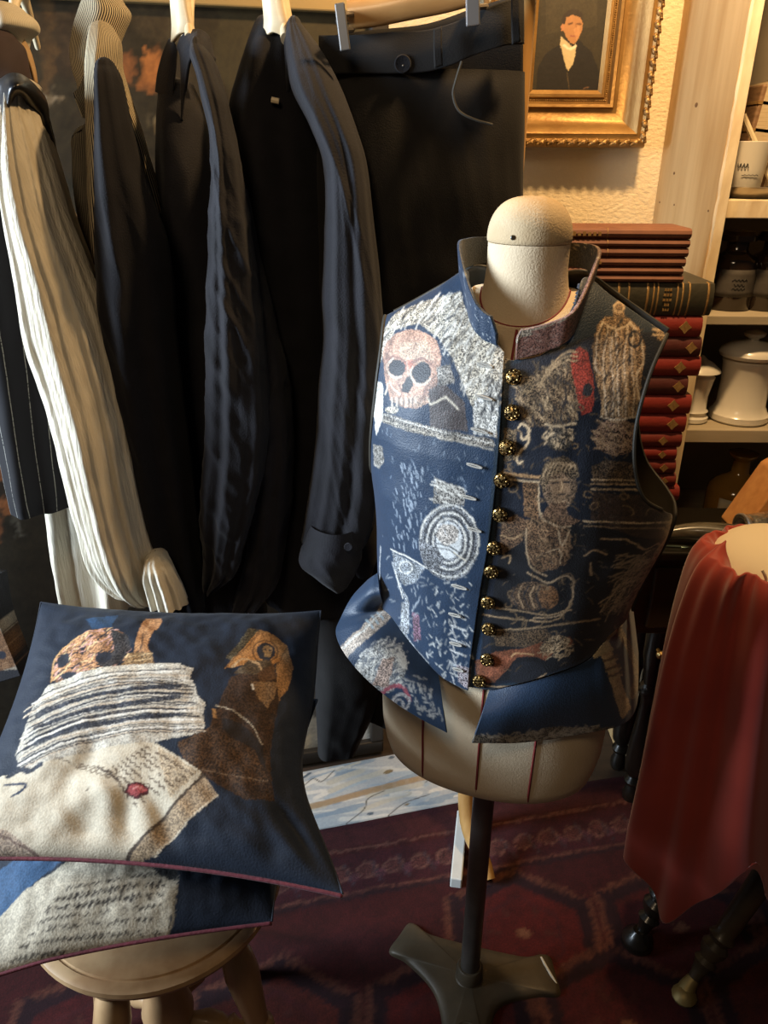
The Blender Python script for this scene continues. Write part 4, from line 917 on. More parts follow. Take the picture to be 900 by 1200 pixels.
hd = ell(655, 572, 20, 26, 0); ch.poly(hd, (.26, .21, .17), .8); ch.poly([(643, 562), (664, 560), (667, 575), (662, 588), (655, 592), (647, 586)], (.40, .32, .25), .35)
ch.poly([(632, 562), (640, 542), (660, 535), (676, 545), (678, 560), (668, 562), (656, 553), (643, 560), (637, 580)], (.20, .17, .13), 1.0)
for k in range(7): ch.line([(636+k*5, 560-k*1.2), (642+k*5, 543-abs(3-k)*-1), (650+k*4, 542+k*1.5)], 1.4, (.50, .43, .33), .2)
ch.line([(646, 567), (653, 566)], 2.2, DK); ch.line([(660, 566), (666, 566)], 2.2, DK); ch.line([(657, 566), (658, 575), (655, 577)], 1.4, (.58, .48, .36)); ch.line([(653, 581), (661, 580)], 1.8, DK); ch.line([(645, 563), (654, 562)], 1.3, CRM); ch.line([(650, 590), (658, 590), (663, 585)], 1.4, (.55, .46, .36))
ch.poly([(645, 590), (662, 590), (664, 604), (678, 612), (660, 618), (642, 612), (634, 605)], (.24, .17, .13), .7)
Bd = [(614, 612), (640, 606), (664, 618), (668, 640), (662, 660), (650, 668), (630, 672), (616, 650)]
ch.poly(Bd, (.17, .115, .075), .9); ch.hatch(Bd, 50, 60, 14, 1.0, (.36, .27, .19), .3, jit=40)
for P_ in ([(632, 604), (640, 612), (655, 618), (668, 617)], [(616, 620), (617, 650), (624, 668), (640, 676)], [(640, 648), (655, 645), (655, 662)], [(653, 622), (658, 640), (666, 622)], [(618, 672), (640, 684), (660, 676), (668, 680)], [(670, 680), (668, 705), (655, 722), (625, 726)], [(682, 652), (692, 645), (704, 650)], [(700, 632), (725, 633), (738, 643)], [(688, 660), (689, 675)]): ch.line(P_, 1.7, (.44, .38, .30), .2)
ch.poly([(588, 612), (605, 604), (616, 612), (612, 635), (598, 645), (586, 650)], (.20, .14, .10), .9); ch.line([(587, 628), (600, 632), (612, 626)], 1.5, (.45, .36, .25)); ch.line([(588, 655), (597, 652), (596, 662)], 1.5, (.40, .33, .24))
ch.poly([(692, 548), (710, 540), (738, 543), (752, 556), (757, 566), (694, 566)], (.12, .10, .08), .9)
for y, c_ in ((563, CRM), (568, (.5, .43, .33)), (574, CRM)): ch.line([(692, y), (725, y), (757, y+1)], 1.6, c_, .3)
ch.poly([(694, 577), (757, 577), (770, 604), (690, 608)], (.055, .040, .036), .5); ch.line([(682, 611), (735, 613), (760, 610), (776, 605)], 1.9, CRM, .2); ch.line([(682, 617), (740, 619), (774, 612)], 1.4, (.26, .22, .17), .2)
Gb = ell(622, 700, 26, 17, 0); ch.poly(Gb, (.15, .11, .08), .9)
for k in range(6): ch.line([(604+k*7, 688), (600+k*7, 700), (606+k*7, 714)], 1.6, (.42, .34, .25) if k % 2 else DK, .2)
ch.poly(ell(642, 701, 11, 14), (.26, .155, .085), .7)
for P_ in ([(566, 712), (600, 716), (640, 722), (668, 715)], [(566, 722), (610, 728), (650, 728), (668, 708)], [(578, 740), (620, 738), (660, 732), (700, 726)], [(575, 746), (600, 752), (640, 744)]): ch.line(P_, 2.2, (.36, .30, .22), .4)
ch.poly([(578, 742), (640, 738), (650, 752), (610, 760), (580, 758)], (.13, .10, .07), .9)
Lu = [(556, 776), (580, 765), (610, 762), (640, 752), (668, 746), (672, 756), (650, 764), (640, 775), (625, 770), (605, 772), (592, 788), (580, 800), (560, 803)]
ch.poly(Lu, (.21, .085, .05), .5); ch.poly(ell(618, 790, 22, 14), DK, .3); ch.line([(560, 804), (590, 806), (615, 804), (640, 790)], 1.8, (.42, .36, .28)); ch.line([(592, 776), (604, 768), (625, 768)], 1.6, (.50, .36, .22))
ch.poly(ell(650, 756, 18, 9, -20), (.30, .25, .18), 1.0); ch.hatch(ell(652, 760, 20, 14, -20), 34, -30, 9, 1.2, (.50, .44, .34), .2, jit=40); ch.poly([(570, 772), (588, 768), (600, 772), (586, 790), (570, 794)], (.30, .12, .075), .5)
Fe = [(742, 640), (768, 618), (778, 622), (760, 660), (745, 690), (730, 712), (700, 722), (706, 700), (722, 672)]
ch.poly(Fe, (.12, .105, .09), 1.0); ch.hatch(Fe, 110, -50, 22, 1.2, (.40, .36, .30), .3, jit=25); ch.hatch([(715, 650), (740, 650), (730, 680), (712, 680)], 40, -20, 14, 1.1, (.30, .27, .23), .2, jit=25)
for q in range(140):
    x, y = rng.uniform(590, 770), rng.uniform(430, 760); ch.line([(x, y), (x+rng.uniform(-4, 4), y+rng.uniform(-3, 3))], .9, (.14, .13, .12), .3, smooth=False)


RP = [(600, 435), (700, 385), (768, 390), (758, 470), (752, 560), (782, 612), (745, 690), (690, 765), (640, 788), (572, 800), (572, 700), (588, 560)]
for q_ in range(3): ch.hatch(RP, 70, rng.uniform(0, 180), 11, 1.1, [(.105, .085, .06), (.17, .14, .10), (.012, .012, .016)][q_], .5, .8, jit=90)
for q_ in range(46):      # scrollwork between the figures
    x, y = rng.uniform(592, 765), rng.uniform(470, 770); r_ = rng.uniform(3, 9); ch.line(ell(x, y, r_, r_*rng.uniform(.5, 1), rng.uniform(0, 180), 12, rng.uniform(0, 180), rng.uniform(240, 420)), 1.0, (.21, .17, .12), .4, .75)
LP_ = [(450, 640), (505, 680), (555, 640), (550, 800), (520, 780), (470, 735), (448, 700)]
ch.hatch(LP_, 90, -60, 6, 1.1, (.34, .38, .42), .5, .7, jit=70); ch.hatch([(447, 500), (575, 535), (566, 620), (447, 640)], 60, 80, 5, .9, (.20, .26, .34), .4, .7, jit=30)
mk_ = (vc.X > -.004)[..., None] & (vc.a[..., :3].max(-1, keepdims=True) > .05)
vc.a[..., :3] = np.where(mk_, vc.a[..., :3]*np.array([1.06, .86, .66]), vc.a[..., :3])
vest = thing('waistcoat', 'navy tapestry waistcoat with skull and still life weave buttoned on the dress form', 'waistcoat', (FX, FYC, .82))
def lp(px, py, off=.006): return surf(px, py, off)[[0, 2]]
def coons(bot, top, inn, out, m, n):
    """bot/top: n points; inn/out: m points, (x,z)"""
    u = np.linspace(0, 1, n)[None, :, None]; v = np.linspace(0, 1, m)[:, None, None]
    B, T, I, O = bot[None], top[None], inn[:, None], out[:, None]
    return (1-v)*B+v*T+(1-u)*I+u*O-((1-u)*(1-v)*bot[0]+u*(1-v)*bot[-1]+(1-u)*v*top[0]+u*v*top[-1])
def dens(P, k):
    P = cr(P, 400); d = np.r_[0, np.cumsum(np.linalg.norm(np.diff(P, axis=0), axis=1))]; t = np.linspace(0, d[-1], k)
    return np.stack([np.interp(t, d, P[:, 0]), np.interp(t, d, P[:, 1])], 1)
def ease(P, k):      # more columns towards the side, where the front turns away
    P = dens(P, 400); t = np.linspace(0, 1, k); t = np.sin(t*PI/2)*.6+t*.4; j = t*399
    return np.stack([np.interp(j, np.arange(400), P[:, 0]), np.interp(j, np.arange(400), P[:, 1])], 1)
def flatfront(P, off, back=False):
    d = depth(P[..., 0], P[..., 1], back)+off
    # wrap the offset to the sides
    y = d if back else -d
    sx = P[..., 0]+np.sign(P[..., 0])*off*np.clip(np.abs(P[..., 0])/aw(P[..., 1]), 0, 1)**6
    w = P.copy()
    g_ = np.exp(-((P[..., 1]-1.05)/.085)**2); rr_ = np.clip(np.abs(P[..., 0])/aw(P[..., 1]), 0, 1); sx = sx+np.where(P[..., 0] > 0, .024, .007)*g_*rr_**4
    crk = np.array([[.0022*mnoise.noise(Vector((a*14, b_*9, 2.0)))+.0012*mnoise.noise(Vector((a*40, b_*30, 5.0))) for a, b_ in r] for r in P])
    return L2W(np.stack([sx, y-crk, P[..., 1]], -1))
# measured curves
edgeL = [lp(*p) for p in ((549, 808), (552, 770), (562, 700), (574, 630), (582, 560), (588, 480), (592, 412))]
hemL = [lp(*p) for p in ((549, 808), (532, 801), (513, 788), (482, 752), (460, 722), (448, 706))]+[np.array([-aw(.90), .905])]
ZUA = 1.07; tipx = .172
def armhole(s):
    base = [(aw(ZUA)*1.0, ZUA), (aw(1.09)*.965, 1.09), (.166, 1.12), (.155, 1.17), (.153, 1.22), (.160, 1.27), (tipx, zsh(tipx)-.001)]
    if s < 0: base = [(aw(ZUA), ZUA), (aw(1.09)*.99, 1.09), (.184, 1.12), (.176, 1.17), (.171, 1.22), (.169, 1.27), (tipx, zsh(tipx)-.001)]
    return [np.array([s*x, z]) for x, z in base]
sideL = [np.array([-aw(z), z]) for z in (.905, .96, 1.01)]+armhole(-1)
nk0 = edgeL[-1]
topL = [nk0, np.array([-.038, 1.318]), np.array([-.058, 1.343]), np.array([-.070, 1.371]), np.array([-.105, zsh(.105)-.001]), np.array([-.140, zsh(.14)-.001]), np.array([-tipx, zsh(tipx)-.001])]
def panel(bot, top, inn, out, name, off, m=400, n=190):
    G = coons(ease(bot, n), ease(top, n), dens(inn, m), dens(out, m), m, n)
    C = woven(vc, G[..., 0], G[..., 1], .001, jit=.3, warp=.75, var=.7); mb = MB(); mb.grid(flatfront(G, off), col=C)
    return mb.build(name, M['tapestry'], vest, solid=.003, soff=-1, angle=180), G
fl_, GL = panel(hemL, topL, edgeL, sideL, 'front_panel', .0085)
edgeR = [lp(*p) for p in ((547, 806), (549, 770), (556, 700), (568, 630), (576, 560), (582, 480), (592, 420))]
edgeR = [np.array([a+.0, z]) for a, z in edgeR]
hemR = [edgeR[0]]+[lp(*p) for p in ((575, 809), (605, 803), (640, 793), (690, 772), (712, 745))]+[np.array([aw(.90), .915])]
sideR = [np.array([aw(z), z]) for z in (.915, .96, 1.01)]+armhole(1)
topR = [edgeR[-1], lp(604, 422), lp(640, 412), np.array([.066, 1.345]), np.array([.072, 1.369]), np.array([.105, zsh(.105)-.001]), np.array([.140, zsh(.14)-.001]), np.array([tipx, zsh(tipx)-.001])]
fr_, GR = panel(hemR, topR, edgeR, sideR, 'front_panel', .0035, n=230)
# back panel: hem, side, armhole, shoulder, neck on both halves
for s in (-1, 1):
    botb = [np.array([0, .90]), np.array([s*.06, .90]), np.array([s*.13, .905]), np.array([s*aw(.905), .91])]
    topb = [np.array([0, 1.366]), np.array([s*.04, 1.367]), np.array([s*.070, 1.3705]), np.array([s*.105, zsh(.105)-.001]), np.array([s*.14, zsh(.14)-.001]), np.array([s*tipx, zsh(tipx)-.001])]
    G = coons(ease(botb, 50), ease(topb, 50), dens([botb[0], np.array([0, 1.1]), topb[0]], 90), dens([np.array([s*aw(z), z]) for z in (.91, .96, 1.01)]+armhole(s), 90), 90, 50)
    mb = MB(); mb.grid(flatfront(G, .0085, True)); mb.build('back_panel', M['lining'], vest, solid=.003, soff=0, angle=180)
# armhole binding on the visible edges
for s, G in ((-1, GL), (1, GR)):
    W = flatfront(G[:, -8:], .0085 if s < 0 else .0035)[:, -1]
    W2 = W[180:]; mb = MB(); mb.tube(W2, .0026, 8); mb.build('armhole_edge', M['lining'], vest)
# stand collar
def collar(pts_low, height, flare, name, m, label=None, rag=()):
    pts_low = np.asarray(pts_low); k = len(pts_low); rows = []
    for i in range(9):
        t = i/8; r = []
        for j, p in enumerate(pts_low):
            u = j/(k-1); h = height(u) if callable(height) else height
            dirv = np.array([p[0], p[1]]); dirv = dirv/(np.linalg.norm(dirv)+1e-9); fl__ = flare(u) if callable(flare) else flare
            r.append((p[0]+dirv[0]*fl__*t, p[1]+dirv[1]*fl__*t, p[2]+h*t))
        rows.append(r)
    return np.array(rows)
def wl(px, py, off=.008):
    return surf(px, py, off)
# left side of the collar (seen from outside, plain navy), right side (russet weave), back
left_low = cr([wl(583, 404, .010), wl(566, 396, .010), wl(553, 377, .010), np.array([-.078, -.020, 1.362]), np.array([-.076, .018, 1.370]), np.array([-.052, .052, 1.371]), np.array([0, .066, 1.368])], 60)
right_low = cr([wl(604, 421, .006), wl(640, 411, .006), wl(668, 394, .006), np.array([.078, -.022, 1.350]), np.array([.078, .016, 1.368]), np.array([.054, .052, 1.371]), np.array([0, .066, 1.368])], 60)
hl = lambda u: .030*min(1, u/.10+.35)**.8+.006*min(1, u/.3)-.006*max(0, u-.5)*2
cc = Canvas(0, 1, 0, 1, .008, NAVY, .15); c2 = Chart(cc, lambda x, y: (x, y), 1)
for q in range(60): x, y = rng.uniform(0, 1), rng.uniform(0, 1); c2.line([(x, y), (x+.004, y+.05)], .008, (.34, .38, .42), 0, smooth=False)
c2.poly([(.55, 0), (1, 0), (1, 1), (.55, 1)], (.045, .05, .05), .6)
Gc = collar(left_low, hl, lambda u: .006-.004*u, '', None); UU, VV = np.meshgrid(np.linspace(0, 1, 60), np.linspace(0, 1, 9))
def resamp(G, m, n):
    A = np.array([cr(r, n) for r in G]); return np.array([cr(A[:, j], m) for j in range(n)]).transpose(1, 0, 2)
def collarpiece(G, cv, name, label):
    G = resamp(G, 40, 220); UU, VV = np.meshgrid(np.linspace(0, 1, 220), np.linspace(0, 1, 40)); mb = MB(); mb.grid(L2W(G), col=cv.at(UU, VV)); return mb.build(name, M['tapestry'], vest, solid=.0045, soff=0, angle=180, label=label)
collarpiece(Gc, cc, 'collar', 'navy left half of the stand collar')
rc = Canvas(0, 1, 0, 1, .006, (.25, .115, .085), .8); c2 = Chart(rc, lambda x, y: (x, y), 1)
for q in range(120): x, y = rng.uniform(0, .5), rng.uniform(0, 1); c2.line([(x, y), (x+.01, y+rng.uniform(-.1, .1))], .008, (.38, .24, .19), .2, smooth=False)
for q in range(30): x = rng.uniform(0, .5); c2.line([(x, .92), (x+.02, .97)], .03, (.42, .34, .25), .5, smooth=False)
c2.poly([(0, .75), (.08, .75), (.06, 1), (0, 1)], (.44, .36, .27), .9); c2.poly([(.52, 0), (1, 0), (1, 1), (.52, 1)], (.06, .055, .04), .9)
for q in range(40): x, y = rng.uniform(.5, 1), rng.uniform(.6, 1); c2.line([(x, y), (x+.01, y+.08)], .01, (.36, .29, .17), .2, smooth=False)
hr = lambda u: .034*min(1, u/.03+.75)-.006*u
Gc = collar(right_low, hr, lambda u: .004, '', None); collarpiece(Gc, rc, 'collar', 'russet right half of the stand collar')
# flared tabs below the waist seam
def flap(ctrl, name, cv, m, n, label=None, th=.0035):
    P, G = patch(ctrl, m, n); mb = MB(); mb.grid(P, col=woven(cv, G[..., 0], G[..., 1], .85)); return mb.build(name, M['tapestry'], vest, solid=th, soff=0, angle=180, label=label)
def Ys(px, py, off): return float(L2W(surf(px, py, off))[1])
fcv = Canvas(380, 780, 640, 890, 1.0, NAVY, .12); ch = Chart(fcv, lambda x, y: (x, y), 1.0)
ch.poly([(396, 762), (405, 772), (455, 728), (470, 712), (462, 690), (448, 700), (440, 720)], (.46, .38, .31), .7)
for d in (0, 6, 12): ch.line([(430+d, 728-d*.8), (437+d, 736-d*.8)], 2.5, (.36, .45, .50), .3)
ch.line([(402, 760), (425, 740), (448, 718)], 2, LT, .4); ch.line([(470, 700), (480, 730), (490, 755), (500, 770)], 5, (.40, .43, .45), .9)
Tx = [(412, 790), (425, 765), (448, 748), (470, 757), (478, 780), (470, 800), (455, 812), (440, 806), (424, 800)]
ch.poly(Tx, (.42, .43, .42), .9); ch.hatch(Tx, 90, -50, 14, 1.3, LT, .2, jit=40); ch.hatch(Tx, 60, -40, 12, 1.3, (.03, .05, .09), .2, jit=40); ch.poly([(448, 772), (462, 770), (456, 805), (436, 803)], (.46, .34, .28), .8); ch.hatch([(466, 762), (478, 774), (474, 785), (464, 780)], 26, 60, 9, 1.8, LT, .1)
ch.line([(446, 812), (460, 804), (474, 806), (480, 820)], 4, (.34, .08, .11), .4); ch.line(ell(470, 822, 10, 9), 2.4, (.44, .42, .42), .6); ch.line(ell(468, 824, 5, 5), 1.5, (.44, .42, .42), .6)
ch.hatch([(468, 795), (500, 790), (520, 845), (490, 835)], 70, 50, 5, 1.3, (.36, .36, .35), .2, jit=60)
# right tab
ch.poly([(550, 872), (552, 860), (600, 862), (650, 850), (700, 852), (720, 850), (700, 862), (620, 872)], (.17, .145, .11), 1.0); ch.hatch([(552, 862), (600, 858), (700, 850), (700, 860), (620, 872)], 110, 10, 8, 1.3, (.40, .36, .30), .2, jit=60)
ch.poly([(700, 752), (715, 718), (738, 712), (726, 735), (708, 756)], (.48, .40, .26), .2); ch.poly([(690, 762), (712, 752), (718, 762), (696, 772)], (.46, .36, .22), .3)
ch.poly([(704, 768), (716, 762), (738, 830), (728, 842)], (.50, .35, .21), .4)
for y in (774, 784, 792): ch.line([(706+(y-770)*.3, y), (720+(y-770)*.3, y-5)], 3, (.13, .085, .06), .3); ch.line([(707+(y-770)*.3, y+3.5), (721+(y-770)*.3, y-1.5)], 2, (.46, .36, .22), .2)
ch.line([(722, 735), (736, 760), (745, 790), (740, 815)], 7, (.27, .21, .14), 1.0)
eL = [(443, 672), (448, 706), (460, 722), (482, 752), (505, 780), (513, 789)]; oL = [(432, 680), (412, 702), (398, 730), (396, 752), (420, 786), (455, 817), (490, 840), (524, 858)]
eLc = cr(np.array(eL), 9); oLc = cr(np.array(oL), 9)
Ye = [.985, .955, .93, .905, .89, .88, .875, .872, .868]; Yo = [1.01, .995, .975, .945, .905, .882, .868, .858, .850]
top_ = [(x, y, Ys(x, y, .004)+.0 if 450 < x else yy) for (x, y), yy in zip(eLc, Ye)]; bot_ = [(x, y, yy) for (x, y), yy in zip(oLc, Yo)]
mid_ = [((a[0]*.5+b_[0]*.5)+0, a[1]*.5+b_[1]*.5, a[2]*.5+b_[2]*.5-.012) for a, b_ in zip(top_, bot_)]
flap([top_, mid_, bot_], 'hip_tab', fcv, 150, 210, 'left tab flaring outward below the waist')
eR = [(574, 809), (605, 803), (640, 793), (690, 772), (712, 745), (732, 722), (740, 708)]; oR = [(553, 870), (590, 870), (625, 868), (700, 856), (738, 842), (746, 812), (747, 765)]
eRc = cr(np.array(eR), 9); oRc = cr(np.array(oR), 9)
top_ = [(x, y, Ys(x, y, .001) if x < 715 else yy) for (x, y), yy in zip(eRc, [.87, .87, .87, .88, .89, .90, .92, .96, 1.0])]; bot_ = [(x, y, yy) for (x, y), yy in zip(oRc, [.828, .832, .84, .85, .865, .88, .91, .95, 1.0])]
mid_ = [((a[0]+b_[0])/2, (a[1]+b_[1])/2, a[2]*.42+b_[2]*.58-.006) for a, b_ in zip(top_, bot_)]
flap([top_, mid_, bot_], 'hip_tab', fcv, 130, 260, 'right tab hanging below the waist')
# back and side skirt
rows = []
for z, e_ in ((.93, .004), (.87, .010), (.80, .016)):
    rows.append([L2W(np.array([(aw(z)+e_)*math.cos(a), (bb(z)+e_)*math.sin(a), z])) for a in np.linspace(.22, PI+.05, 40)])
mb = MB(); mb.grid(np.array(rows)); mb.build('back_skirt', M['lining'], vest, solid=.003)
# gold buttons
def button(px, py, s=1.0):
    q = surf(px, py, .0045); w = L2W(q); e = .004
    nx_ = (depth(q[0]+e, q[2])-depth(q[0]-e, q[2]))/(2*e); nz_ = (depth(q[0], q[2]+e)-depth(q[0], q[2]-e))/(2*e)
    nl = np.array([-nx_, -1.0, -nz_]); nl[0] = -nx_*1.0; nl /= np.linalg.norm(nl); nw = np.array([nl[0]*ca-nl[1]*sa, nl[0]*sa+nl[1]*ca, nl[2]])
    mb = MB(); r = .0098*s
    mb.lathe([(r*.5, -.001), (r*.96, .001), (r, .0025), (r*.97, .0045), (r*.86, .0042), (r*.80, .0048), (r*.55, .0062), (r*.25, .0070), (.0003, .0072)], w, 24, axis=nw)
    t = np.array([1.0, 0, 0]); e1 = np.cross(np.cross(nw, t), nw); e1 /= np.linalg.norm(e1); e2 = np.cross(nw, e1)
    for k in range(9):
        a = 2*PI*k/9; c0_ = w+nw*.0052+(e1*math.cos(a)+e2*math.sin(a))*r*.68
        t1 = np.linspace(0, 2*PI, 8, endpoint=False); mb.grid(np.array([[c0_+(e1*math.cos(b_)+e2*math.sin(b_))*r*.2*math.cos(g)+nw*r*.16*math.sin(g) for b_ in t1] for g in (0, .5, 1.0, 1.5)]), closeu=True)
    return mb.build('button', M['buttongold'], vest, label='gold filigree button')
for px, py in ((602, 442), (600, 483), (594, 524), (588, 562), (586, 602), (579, 641), (576, 669), (572, 705), (573, 736), (571, 772), (562, 797)): button(px, py)
# worked buttonholes on the left edge
for px, py, dx in ((568, 428, 9), (567, 466, 10), (562, 505, 10), (556, 546, 9), (549, 583, 9), (556, 621, 8), (538, 688, 9), (533, 721, 7), (534, 755, 7), (537, 785, 6)):
    pts = []
    for a in np.linspace(0, 2*PI, 20):
        q = surf(px+dx*math.cos(a), py+dx*.28*math.cos(a)+1.3*math.sin(a), .0108); pts.append(L2W(q))
    mb = MB(); mb.tube(pts, .0011, 6); mb.build('buttonhole', M['thread'], vest, label='pale stitched buttonhole')
# ================================================================== turned wooden stool
STZ = .52
SCX, SCY, SR = -.335, .815, .185
st_ = thing('wooden_stool', 'pale turned wooden stool with round seat under the two tapestry cushions', 'stool', (SCX, SCY, .005))
mb = MB(); mb.lathe([(.01, STZ-.028), (SR-.03, STZ-.028), (SR-.012, STZ-.024), (SR-.004, STZ-.018), (SR-.003, STZ-.012), (SR, STZ-.009), (SR-.001, STZ-.002), (SR-.006, STZ), (SR-.016, STZ), (SR-.0175, STZ-.0025), (SR-.0195, STZ-.0025), (SR-.021, STZ), (.01, STZ)], (SCX, SCY, 0), 72); mb.build('seat', M['stoolwood'], st_)
lp_ = [(.012, 0), (.016, .05), (.018, .16), (.024, .20), (.017, .215), (.025, .225), (.025, .24), (.018, .25), (.022, .30), (.027, .36), (.024, .40), (.018, .415), (.026, .425), (.026, .44), (.019, .45), (.022, .50)]
lpts = []
for a in (-115, -20, 70, 160):
    a = math.radians(a); top = np.array([SCX+.105*math.cos(a), SCY+.105*math.sin(a), STZ-.028]); bot = np.array([SCX+.19*math.cos(a), SCY+.19*math.sin(a), .012]); ax_ = top-bot; L_ = np.linalg.norm(ax_)
    mb = MB(); mb.lathe([(r, h*L_/.50) for r, h in lp_], bot, 24, axis=ax_); mb.build('leg', M['stoolwood'], st_); lpts.append((bot, top))
mb = MB(); mb.lathe([(.020, .10), (.028, .12), (.036, .15), (.030, .20), (.022, .22), (.036, .24), (.040, .28), (.030, .33), (.024, .38), (.034, .42), (.046, .45), (.046, .492)], (SCX-.0, SCY-.05, 0), 28); mb.build('centre_post', M['stoolwood'], st_)
for i in range(4):
    bot, top = lpts[i]; a = bot*.56+top*.44; b_ = np.array([SCX, SCY-.05, .262]); d = b_-a; L_ = np.linalg.norm(d)
    mb = MB(); mb.lathe([(.009, 0), (.013, L_*.25), (.020, L_*.33), (.013, L_*.38), (.018, L_*.45), (.020, L_*.6), (.013, L_*.72), (.009, L_)], a, 18, axis=d); mb.build('stretcher', M['stoolwood'], st_)

# ================================================================== cushions
DARKSEAM = mat('navy_seam', (.010, .015, .028), .8)
def pillow(name, label, plane_y, plane_z, slope, corners, H, Hb, cv_fn, pinch=.05, m=270, n=310, dents=(), seed=0.0, sag=None, redge=0.0):
    """corners in measured pixels BL, BR, TR, TL on the cushion's mid plane"""
    nn = np.array([0, -slope, 1.0]); nn /= np.linalg.norm(nn); p0 = np.array([0, plane_y, plane_z])
    def hit(px, py):
        d = ray(px, py); return CAM+d*(((p0-CAM)@nn)/(d@nn))
    BL, BR, TR, TL = [hit(*c) for c in corners]
    hc_ = nn*H*.8
    # plane point -> (u,v) by inverting the bilinear patch
    def uv(px, py):
        d = ray(px, py); q = CAM+d*(((p0+hc_-CAM)@nn)/(d@nn))-hc_; u = v = .5
        for _ in range(12):
            f = BL*(1-u)*(1-v)+BR*u*(1-v)+TR*u*v+TL*(1-u)*v-q
            fu = (BR-BL)*(1-v)+(TR-TL)*v; fv = (TL-BL)*(1-u)+(TR-BR)*u
            A = np.array([[fu@fu, fu@fv], [fu@fv, fv@fv]]); s = np.linalg.solve(A+1e-9*np.eye(2), [fu@f, fv@f]); u -= s[0]; v -= s[1]
        return (u, v)
    def prof(u, v):
        a, b_ = 2*u-1, 2*v-1; return (np.clip(1-np.abs(a)**2.6, 0, 1)**.62)*(np.clip(1-np.abs(b_)**2.6, 0, 1)**.62)
    us = (1-np.cos(np.linspace(0, PI, n)))/2*.4+np.linspace(0, 1, n)*.6; vs = (1-np.cos(np.linspace(0, PI, m)))/2*.4+np.linspace(0, 1, m)*.6
    U, V = np.meshgrid(us, vs)
    a, b_ = 2*U-1, 2*V-1; Up = .5+a/2*(1-pinch*(1-b_**2))-redge*np.exp(-((V-.34)/.22)**2)*np.clip(U, 0, 1)**4; Vp = .5+b_/2*(1-pinch*(1-a**2))
    base = BL*((1-Up)*(1-Vp))[..., None]+BR*(Up*(1-Vp))[..., None]+TR*(Up*Vp)[..., None]+TL*((1-Up)*Vp)[..., None]
    h = prof(U, V); wr = np.zeros_like(h)
    for (du, dv, su, sv, ang, amp) in dents:
        c_, s_ = math.cos(math.radians(ang)), math.sin(math.radians(ang)); x, y = U-du, V-dv; wr += amp*np.exp(-((x*c_+y*s_)/su)**2-((-x*s_+y*c_)/sv)**2)
    nz = np.array([[.0045*mnoise.noise(Vector((x*7+seed, y*7, 0)))+.002*mnoise.noise(Vector((x*22+seed, y*22, 3))) for x, y in zip(r1, r2)] for r1, r2 in zip(U, V)])
    top = base+nn*((H*h+(wr+nz)*np.clip(h*2.2, 0, 1)))[..., None]
    bot = base-nn*((Hb*h+.4*nz*np.clip(h*2, 0, 1)))[..., None]
    if sag is not None: top = sag(top, U, V); bot = sag(bot, U, V)
    t = thing(name, label, 'cushion', base.reshape(-1, 3).mean(0)-nn*Hb)
    cv = Canvas(0, 1, 0, 1, .0022, (.0085, .014, .027), .12); cv_fn(Chart(cv, uv, .0026))
    mb = MB(); mb.grid(top, col=woven(cv, U, V, .0024, jit=.32, warp=.8, var=.5)); mb.build('front_panel', M['pillowcloth'], t, angle=180)
    mb = MB(); mb.grid(bot[::2, ::2]); mb.build('velvet_back', M['velvet'], t, angle=180, label='crimson velvet back')
    ed = np.vstack([top[::3, -1], top[-1, ::-3], top[::-3, 0]]); mb = MB(); mb.tube(ed, .0014, 8, up=(0, .2, 1)); mb.build('edge_seam', DARKSEAM, t, angle=180)
    mb = MB(); mb.tube(top[0, ::3]+np.array([0, -.001, -.002]), .0026, 10, up=(0, .2, 1)); mb.build('front_edge', M['velvet'], t, angle=180, label='crimson velvet edge along the front')
    return t
PCR = (.56, .49, .37); PW = (.66, .64, .58); PD = (.020, .022, .032)
def script(ch, x0, y0, x1, y1, col, w=1.0, amp=2.2, gaps=.2):
    """illegible handwriting: a wavering pen line with word gaps"""
    L_ = math.hypot(x1-x0, y1-y0); k = max(int(L_/2.2), 4); pen = []; nx_, ny_ = -(y1-y0)/L_, (x1-x0)/L_; gap = 0
    for i in range(k):
        t = i/k; a = amp*math.sin(i*1.9)*rng.uniform(.3, 1.2); x = x0+(x1-x0)*t+nx_*a; y = y0+(y1-y0)*t+ny_*a
        if gap > 0:
            gap -= 1; 
            if len(pen) > 2: ch.line(pen, w, col, .2, .8)
            pen = []; continue
        pen.append((x, y))
        if rng.rand() < gaps*.5: gap = 2
    if len(pen) > 2: ch.line(pen, w, col, .2, .8)
